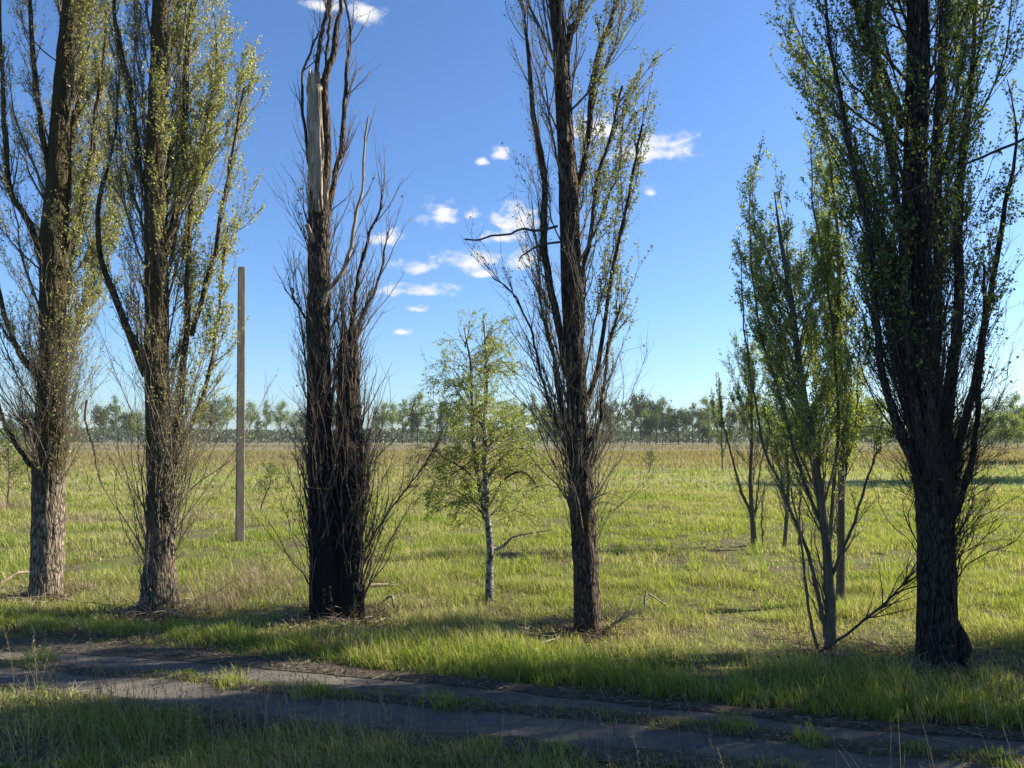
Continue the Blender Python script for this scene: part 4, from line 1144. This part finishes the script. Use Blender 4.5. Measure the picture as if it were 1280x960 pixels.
# broad-leaved weed, bottom left corner
def weed():
    rng = np.random.default_rng(5)
    b = ground_at(8, 985); b[2] = gz(b[0], b[1])
    a = Acc()
    for k in range(11):
        an = rng.uniform(0, 6.283); L = rng.uniform(.12, .2); w = L * .38
        t = np.linspace(0, 1, 7); el = rng.uniform(.5, 1.2)
        cx_ = np.cos(an) * np.cos(el) * L * t; cy_ = np.sin(an) * np.cos(el) * L * t; cz_ = L * (np.sin(el) * t - .4 * t ** 2) + .12 * t + .05 * rng.random()
        hw_ = w * np.sin(np.pi * np.clip(t * .93 + .05, 0, 1)) ** .7
        sx_, sy_ = -np.sin(an), np.cos(an)
        V = np.concatenate([np.stack([cx_ + s * sx_ * hw_ * .5, cy_ + s * sy_ * hw_ * .5, cz_ + abs(s) * .02], 1) for s in (-1, 0, 1)])
        Q = [[r * 7 + i, r * 7 + i + 1, (r + 1) * 7 + i + 1, (r + 1) * 7 + i] for r in range(2) for i in range(6)]
        a.add(V, Q, None, np.array([(.10, .16, .06)]) * rng.uniform(.8, 1.2))
    o = a.build('weed_plant', M['leaf']); o.location = [float(v) for v in b]
    tag(o, 'broad-leaved pale green weed in the bottom left corner of the roadside grass', 'plant')


weed()

# ------------------------------------------------------------------ far trees, shrubs and wood
def far_tree(name, label, cat, h, w, seed, cols, trunkr=.28, crown0=.32, nl=1700, leafsize=(.28, .58), group=None, shape='round', spread=1.0, wood='twig_dark'):
    rng = np.random.default_rng(seed)
    root = empty(name, (0, 0, 0), label, cat, group)
    tw = Acc()
    z = np.array([-.3, 0, h * .3, h * .6, h * .95]); c = np.cumsum(rng.normal(0, .12, (5, 2)), 0); c[:2] = 0
    P = spline(np.column_stack([c, z]), 14)
    tw.add(*tubes(P[None], (trunkr * (1 - .85 * np.linspace(0, 1, 14)) + .02)[None], 7))
    tw.build('trunk', M[wood], root)
    bw = Acc()
    n = 26
    t = rng.uniform(crown0 * .75, .9, n); zz = t * h
    p = np.stack([np.interp(zz, P[:, 2], P[:, 0]), np.interp(zz, P[:, 2], P[:, 1]), zz], 1); ph = rng.uniform(0, 6.283, n)
    L = w * .5 * rng.uniform(.7, 1.15, n) * np.clip(1.25 - t, .35, 1)
    if shape == 'tall': L *= .8
    B = grow(p, np.stack([np.cos(ph), np.sin(ph), rng.uniform(.5, 1.5, n)], 1), L * 1.3, 8, .08, .12, rng)
    bw.add(*tubes(B, (.09 * min(1, h / 20) * (1 - .8 * np.linspace(0, 1, 8)))[None].repeat(n, 0), 4))
    _, p, tan, _ = spawn(B, np.zeros(B.shape[:2]), np.full(n, 6), .3, 1, rng)
    B2 = grow(p, unit(tan + rng.normal(0, .55, p.shape)), rng.uniform(.1, .24, len(p)) * w, 5, .06, .12, rng)
    bw.add(*tubes(B2, np.full((len(p), 5), .035 * min(1, h / 20)), 3)); bw.build('branches', M[wood], root)
    _, p, _, _ = spawn(B2, np.zeros(B2.shape[:2]), rng.poisson(nl / len(B2), len(B2)), .2, 1.05, rng)
    p = p + rng.normal(0, .05 * w * spread, p.shape)
    V, T, c_ = leaves(p, rng.uniform(*leafsize, len(p)), rng, leafcols(len(p), rng, *cols), up=0, aspect=.85)
    a = Acc(); a.add(V, None, T, c_); a.build('crown', M['farleaf'], root, smooth=False)
    return root


FT = ((.085, .145, .03), (.13, .19, .04), (.22, .22, .085), .15)
FT2 = ((.13, .18, .04), (.19, .235, .06), (.28, .29, .09), .15)
FD = ((.05, .08, .03), (.085, .12, .04))
tl_label = ['tall thin-crowned tree with a long dark trunk in the far line of trees', 'round-crowned pale green tree in the far line of trees', 'sparse half-bare tree with visible limbs in the far line of trees', 'low dense dark green tree in the far line of trees']
protos = [far_tree('field_edge_tree', tl_label[0], 'tree', 21, 9, 201, FT, .30, .42, 1900, group='trees of the line at the far edge of the field', shape='tall'),
          far_tree('field_edge_tree', tl_label[1], 'tree', 20, 13, 202, FT2, .34, .32, 3000, group='trees of the line at the far edge of the field'),
          far_tree('field_edge_tree', tl_label[2], 'tree', 22, 11, 203, FT, .30, .40, 900, (.3, .6), group='trees of the line at the far edge of the field'),
          far_tree('field_edge_tree', tl_label[3], 'tree', 15, 11, 204, FD, .28, .15, 3600, group='trees of the line at the far edge of the field')]
protos.append(far_tree('field_edge_tree', 'broad spreading light green tree in the far line of trees', 'tree', 18, 16, 205, FT2, .36, .22, 3600, group='trees of the line at the far edge of the field'))
protos.append(far_tree('field_edge_tree', 'narrow feathery tree in the far line of trees', 'tree', 23, 6.5, 206, FT, .26, .25, 1300, group='trees of the line at the far edge of the field', shape='tall'))
# px, height in px above the field edge, kind
line = [(-40, 46, 1), (-15, 40, 3), (12, 42, 0), (30, 38, 3), (96, 38, 1), (128, 50, 2), (143, 54, 0), (160, 45, 3), (176, 42, 3), (228, 46, 1), (250, 44, 1), (262, 52, 0), (283, 50, 1), (312, 52, 1), (322, 46, 3), (333, 50, 0), (350, 54, 1), (368, 47, 1), (382, 36, 3),
        (470, 44, 0), (478, 48, 1), (490, 52, 0), (503, 58, 0), (516, 46, 3), (522, 54, 1), (538, 48, 0), (556, 46, 3), (575, 52, 1), (640, 54, 1), (655, 50, 3), (668, 56, 0), (684, 44, 3), (762, 46, 3), (772, 54, 0), (782, 57, 2), (790, 55, 0), (800, 56, 0), (812, 40, 3), (820, 48, 0), (828, 52, 2), (838, 52, 0), (848, 46, 3), (858, 54, 2), (866, 54, 0), (878, 42, 3),
        (886, 56, 2), (897, 53, 0), (912, 50, 0), (925, 44, 3), (940, 50, 2), (958, 48, 0), (975, 40, 3), (990, 52, 1), (1010, 46, 3), (1025, 50, 0), (1072, 46, 3), (1090, 52, 1), (1115, 48, 0), (1235, 54, 2), (1250, 52, 2), (1268, 56, 1), (1290, 54, 1)]
used = set()
_r = random.Random(9)
line = [(px, hp * _r.uniform(.78, 1.12), (kd if _r.random() < .55 else _r.choice((0, 1, 2, 3, 4, 5)))) for px, hp, kd in line]
for _ in range(20):
    line.append((_r.uniform(-60, 1330), _r.uniform(20, 40), _r.choice((1, 3, 4, 5, 3))))
rf = np.random.default_rng(77)
for px, hp, kd in line:
    Y = rf.uniform(380, 430)
    p = at(px, 550, Y); z = float(gz(p[0], p[1])) - .1
    hm = (hp + 1.5) / F * Y
    h0 = (21, 20, 22, 15, 18, 23)[kd]; s = hm / h0
    sw_ = s * rf.uniform(.85, 1.2)
    if kd not in used:
        o = protos[kd]; o.location = (p[0], p[1], z); o.scale = (sw_, sw_, s); o.rotation_euler = (0, 0, rf.uniform(0, 6)); used.add(kd)
    else:
        copy_tree(protos[kd], (p[0], p[1], z), rf.uniform(0, 6), (sw_, sw_, s))
# shrubs at the right edge of the field and out in the meadow
FT3 = ((.18, .24, .05), (.26, .31, .075), (.32, .34, .09), .15)
BG = 'pale green shrubs at the right edge of the field'
shrub = far_tree('field_shrub', 'rounded pale green shrub at the right edge of the field', 'shrub', 8, 8, 210, FT3, .12, .03, 2600, (.25, .5), group=BG)
for i, (px, top, Y) in enumerate([(1178, 530, 225), (1205, 528, 230), (1240, 526, 226), (1256, 524, 221), (1272, 529, 216), (1288, 522, 224), (1222, 532, 235), (1070, 515, 170), (1092, 510, 172), (1055, 525, 178)]):
    p = at(px, 560, Y); s = (at(px, top, Y)[2]) / 8.0
    loc = (p[0], p[1], float(gz(p[0], p[1])) - .1)
    lab = None if i < 7 else 'olive shrub seen between the young poplars and the thickest poplar'
    if i == 0: shrub.location = loc; shrub.scale = (s, s, s)
    else: copy_tree(shrub, loc, i * 1.3, (s, s, s), lab, BG if i < 7 else 'olive shrubs between the young poplars and the thickest poplar')
LS = [('wispy yellow-green sapling in the meadow just right of the concrete post', 325, 640, 575, 32, .35), ('small rounded bright green sapling far out right of the half-leafed poplar', 811, 592, 565, 66, 1),
      ('faint green sapling at the far left edge of the meadow', 8, 640, 540, 32, .6)]
for i, (lab, px, py, top, Y, w) in enumerate(LS):
    p = at(px, py, Y); h = at(px, top, Y)[2] - float(gz(p[0], p[1]))
    o = far_tree('sapling', lab, 'sapling', h, h * (.5 + .3 * w), 220 + i, ((.12, .17, .035), (.18, .22, .05)), .03 * h / 2.5, .1, int(1500 * w + 500), (.04 * h / 2.5, .08 * h / 2.5), spread=.7, wood='twig')
    o.location = (p[0], p[1], float(gz(p[0], p[1])))

# trees standing right of the picture whose shadows cross the field
for i, (x, y, s) in enumerate([(45, 57.5, .9), (52, 60, 1.0), (44, 45, .35), (75, 95, 1.2)]):
    copy_tree(protos[3 if i % 2 else 1], (x, y, float(gz(x, y))), i, (s, s, s), 'broad tree standing right of the picture in the field', 'broad trees right of the picture')

# the far wood: one mass behind the line of trees
n = 70000
x = rg.uniform(-640, 640, n); yw = rg.uniform(520, 600, n)
topz = 9.5 + 6 * (fbm(x * .02, x * 0 + 2, seed=81) - .5) + 5 * (fbm(x * .09, yw * .06, seed=82) - .5)
topz = topz * np.where(x > 250, 1.15, 1)
z = topz * rg.random(n) ** .75
V, T, c = leaves(np.stack([x, yw, z], 1), rg.uniform(.9, 2.1, n), rg, leafcols(n, rng=rg, a=(.06, .08, .05), b=(.09, .115, .06)), up=0, aspect=.9)
a = Acc(); a.add(V, None, T, c); w = a.build('far_wood', M['farleaf'], smooth=False); w['kind'] = 'stuff'

# ------------------------------------------------------------------ the evening air
def haze():
    lo, hi = (-850, -70, -3), (850, 1215, 32)
    V = [(x, y, z) for x in (lo[0], hi[0]) for y in (lo[1], hi[1]) for z in (lo[2], hi[2])]
    Q = [(0, 1, 3, 2), (4, 6, 7, 5), (0, 4, 5, 1), (2, 3, 7, 6), (0, 2, 6, 4), (1, 5, 7, 3)]
    m = bpy.data.materials.new('evening_air'); m.use_nodes = True; t = m.node_tree; t.nodes.clear()
    o = t.nodes.new('ShaderNodeOutputMaterial'); v = t.nodes.new('ShaderNodeVolumePrincipled')
    v.inputs['Color'].default_value = (.86, .92, 1.0, 1); v.inputs['Density'].default_value = .00008
    t.links.new(v.outputs[0], o.inputs['Volume'])
    h = mesh_np('haze', V, Q, None, m, smooth=False); h['kind'] = 'stuff'


haze()

# ------------------------------------------------------------------ light, sky, clouds
SUN_A, SUN_E = math.radians(73), math.radians(31)
sun = bpy.data.lights.new('sun', 'SUN'); sun.energy = 5.0; sun.angle = math.radians(.53); sun.color = (1.0, .90, .74)
so = bpy.data.objects.new('sun', sun); C.objects.link(so)
sd = Vector((math.sin(SUN_A) * math.cos(SUN_E), math.cos(SUN_A) * math.cos(SUN_E), math.sin(SUN_E)))
so.rotation_euler = sd.to_track_quat('Z', 'Y').to_euler(); so.location = sd * 60

wd = bpy.data.worlds.new('World'); scene.world = wd; wd.use_nodes = True
nt = wd.node_tree; nt.nodes.clear()
out = nt.nodes.new('ShaderNodeOutputWorld'); bg = nt.nodes.new('ShaderNodeBackground')
sky = nt.nodes.new('ShaderNodeTexSky'); sky.sky_type = 'NISHITA'; sky.sun_disc = False
sky.sun_elevation = SUN_E; sky.sun_rotation = SUN_A; sky.air_density = 1.0; sky.dust_density = .6; sky.ozone_density = 3.0; sky.altitude = 100
tc = nt.nodes.new('ShaderNodeTexCoord')
nrm = nt.nodes.new('ShaderNodeVectorMath'); nrm.operation = 'NORMALIZE'; nt.links.new(tc.outputs['Generated'], nrm.inputs[0])
sx = nt.nodes.new('ShaderNodeSeparateXYZ'); nt.links.new(nrm.outputs[0], sx.inputs[0])
az = math_(nt, 'ARCTAN2', sx.outputs['X'], sx.outputs['Y']); el = math_(nt, 'ARCSINE', sx.outputs['Z'])
cv = nt.nodes.new('ShaderNodeCombineXYZ'); nt.links.new(az, cv.inputs[0]); nt.links.new(el, cv.inputs[1])
mpv = nt.nodes.new('ShaderNodeMapping'); mpv.inputs['Scale'].default_value = (1, 1.7, 1); nt.links.new(cv.outputs[0], mpv.inputs['Vector'])
cn = noise(nt, mpv.outputs[0], 34, 6, .62, .3)
clouds = [(550, 268, 24, 14), (588, 267, 14, 6), (488, 298, 22, 9), (520, 333, 24, 8), (586, 326, 36, 13), (520, 363, 50, 7), (521, 386, 18, 4), (501, 415, 11, 4), (645, 272, 36, 16), (655, 325, 24, 12), (625, 192, 11, 7), (603, 202, 8, 4),
          (742, 160, 42, 14), (812, 186, 54, 15), (813, 240, 9, 5), (455, 15, 24, 10), (408, 6, 24, 7), (1215, 5, 26, 16), (630, 296, 30, 8), (604, 342, 18, 5)]
tot = None
for (px, py, hw_, hh_) in clouds:
    d = at(px, py, 1000) - np.array([0, 0, H]); d /= np.linalg.norm(d)
    a0, e0 = math.atan2(d[0], d[1]), math.asin(d[2])
    u = math_(nt, 'DIVIDE', math_(nt, 'SUBTRACT', az, a0), hw_ * 1.1 / F)
    ev = math_(nt, 'SUBTRACT', el, e0 - .3 * hh_ / F)
    up_ = math_(nt, 'DIVIDE', ev, hh_ * 1.5 / F)
    lo_ = math_(nt, 'DIVIDE', ev, -hh_ * .8 / F)
    vv_ = math_(nt, 'MAXIMUM', up_, lo_)
    g_ = math_(nt, 'SUBTRACT', 1.0, math_(nt, 'SQRT', math_(nt, 'ADD', math_(nt, 'MULTIPLY', u, u), math_(nt, 'MULTIPLY', vv_, vv_))))
    tot = g_ if tot is None else math_(nt, 'MAXIMUM', tot, g_)
tot = math_(nt, 'MAXIMUM', tot, -1.0)
val = math_(nt, 'ADD', tot, math_(nt, 'MULTIPLY', math_(nt, 'SUBTRACT', cn, .52), 3.2))
mask = maprange(nt, val, -.22, .95, 0, .97)
cl = nt.nodes.new('ShaderNodeRGB'); cl.outputs[0].default_value = (6.4, 6.4, 6.45, 1)
# clear evening sky over the field: blue-weighted
hs = nt.nodes.new('ShaderNodeHueSaturation'); hs.inputs['Saturation'].default_value = 1.02; nt.links.new(sky.outputs[0], hs.inputs['Color'])
wb = nt.nodes.new('ShaderNodeMix'); wb.data_type = 'RGBA'; wb.blend_type = 'MULTIPLY'; wb.inputs[0].default_value = 1; nt.links.new(hs.outputs[0], wb.inputs[6]); wb.inputs[7].default_value = (.86, 1.07, 1.36, 1)
colr = mixc(nt, mask, wb.outputs[2], cl.outputs[0])
nt.links.new(colr, bg.inputs['Color']); bg.inputs['Strength'].default_value = .0545
nt.links.new(bg.outputs[0], out.inputs['Surface'])

# ------------------------------------------------------------------ render settings
scene.render.engine = 'CYCLES'
scene.view_settings.view_transform = 'Standard'; scene.view_settings.look = 'None'
scene.view_settings.exposure = 1.5; scene.view_settings.gamma = 1.0; scene.view_settings.use_curve_mapping = False
cy = scene.cycles
cy.max_bounces = 6; cy.diffuse_bounces = 3; cy.glossy_bounces = 2; cy.transmission_bounces = 4; cy.transparent_max_bounces = 4; cy.volume_bounces = 0
cy.use_denoising = True
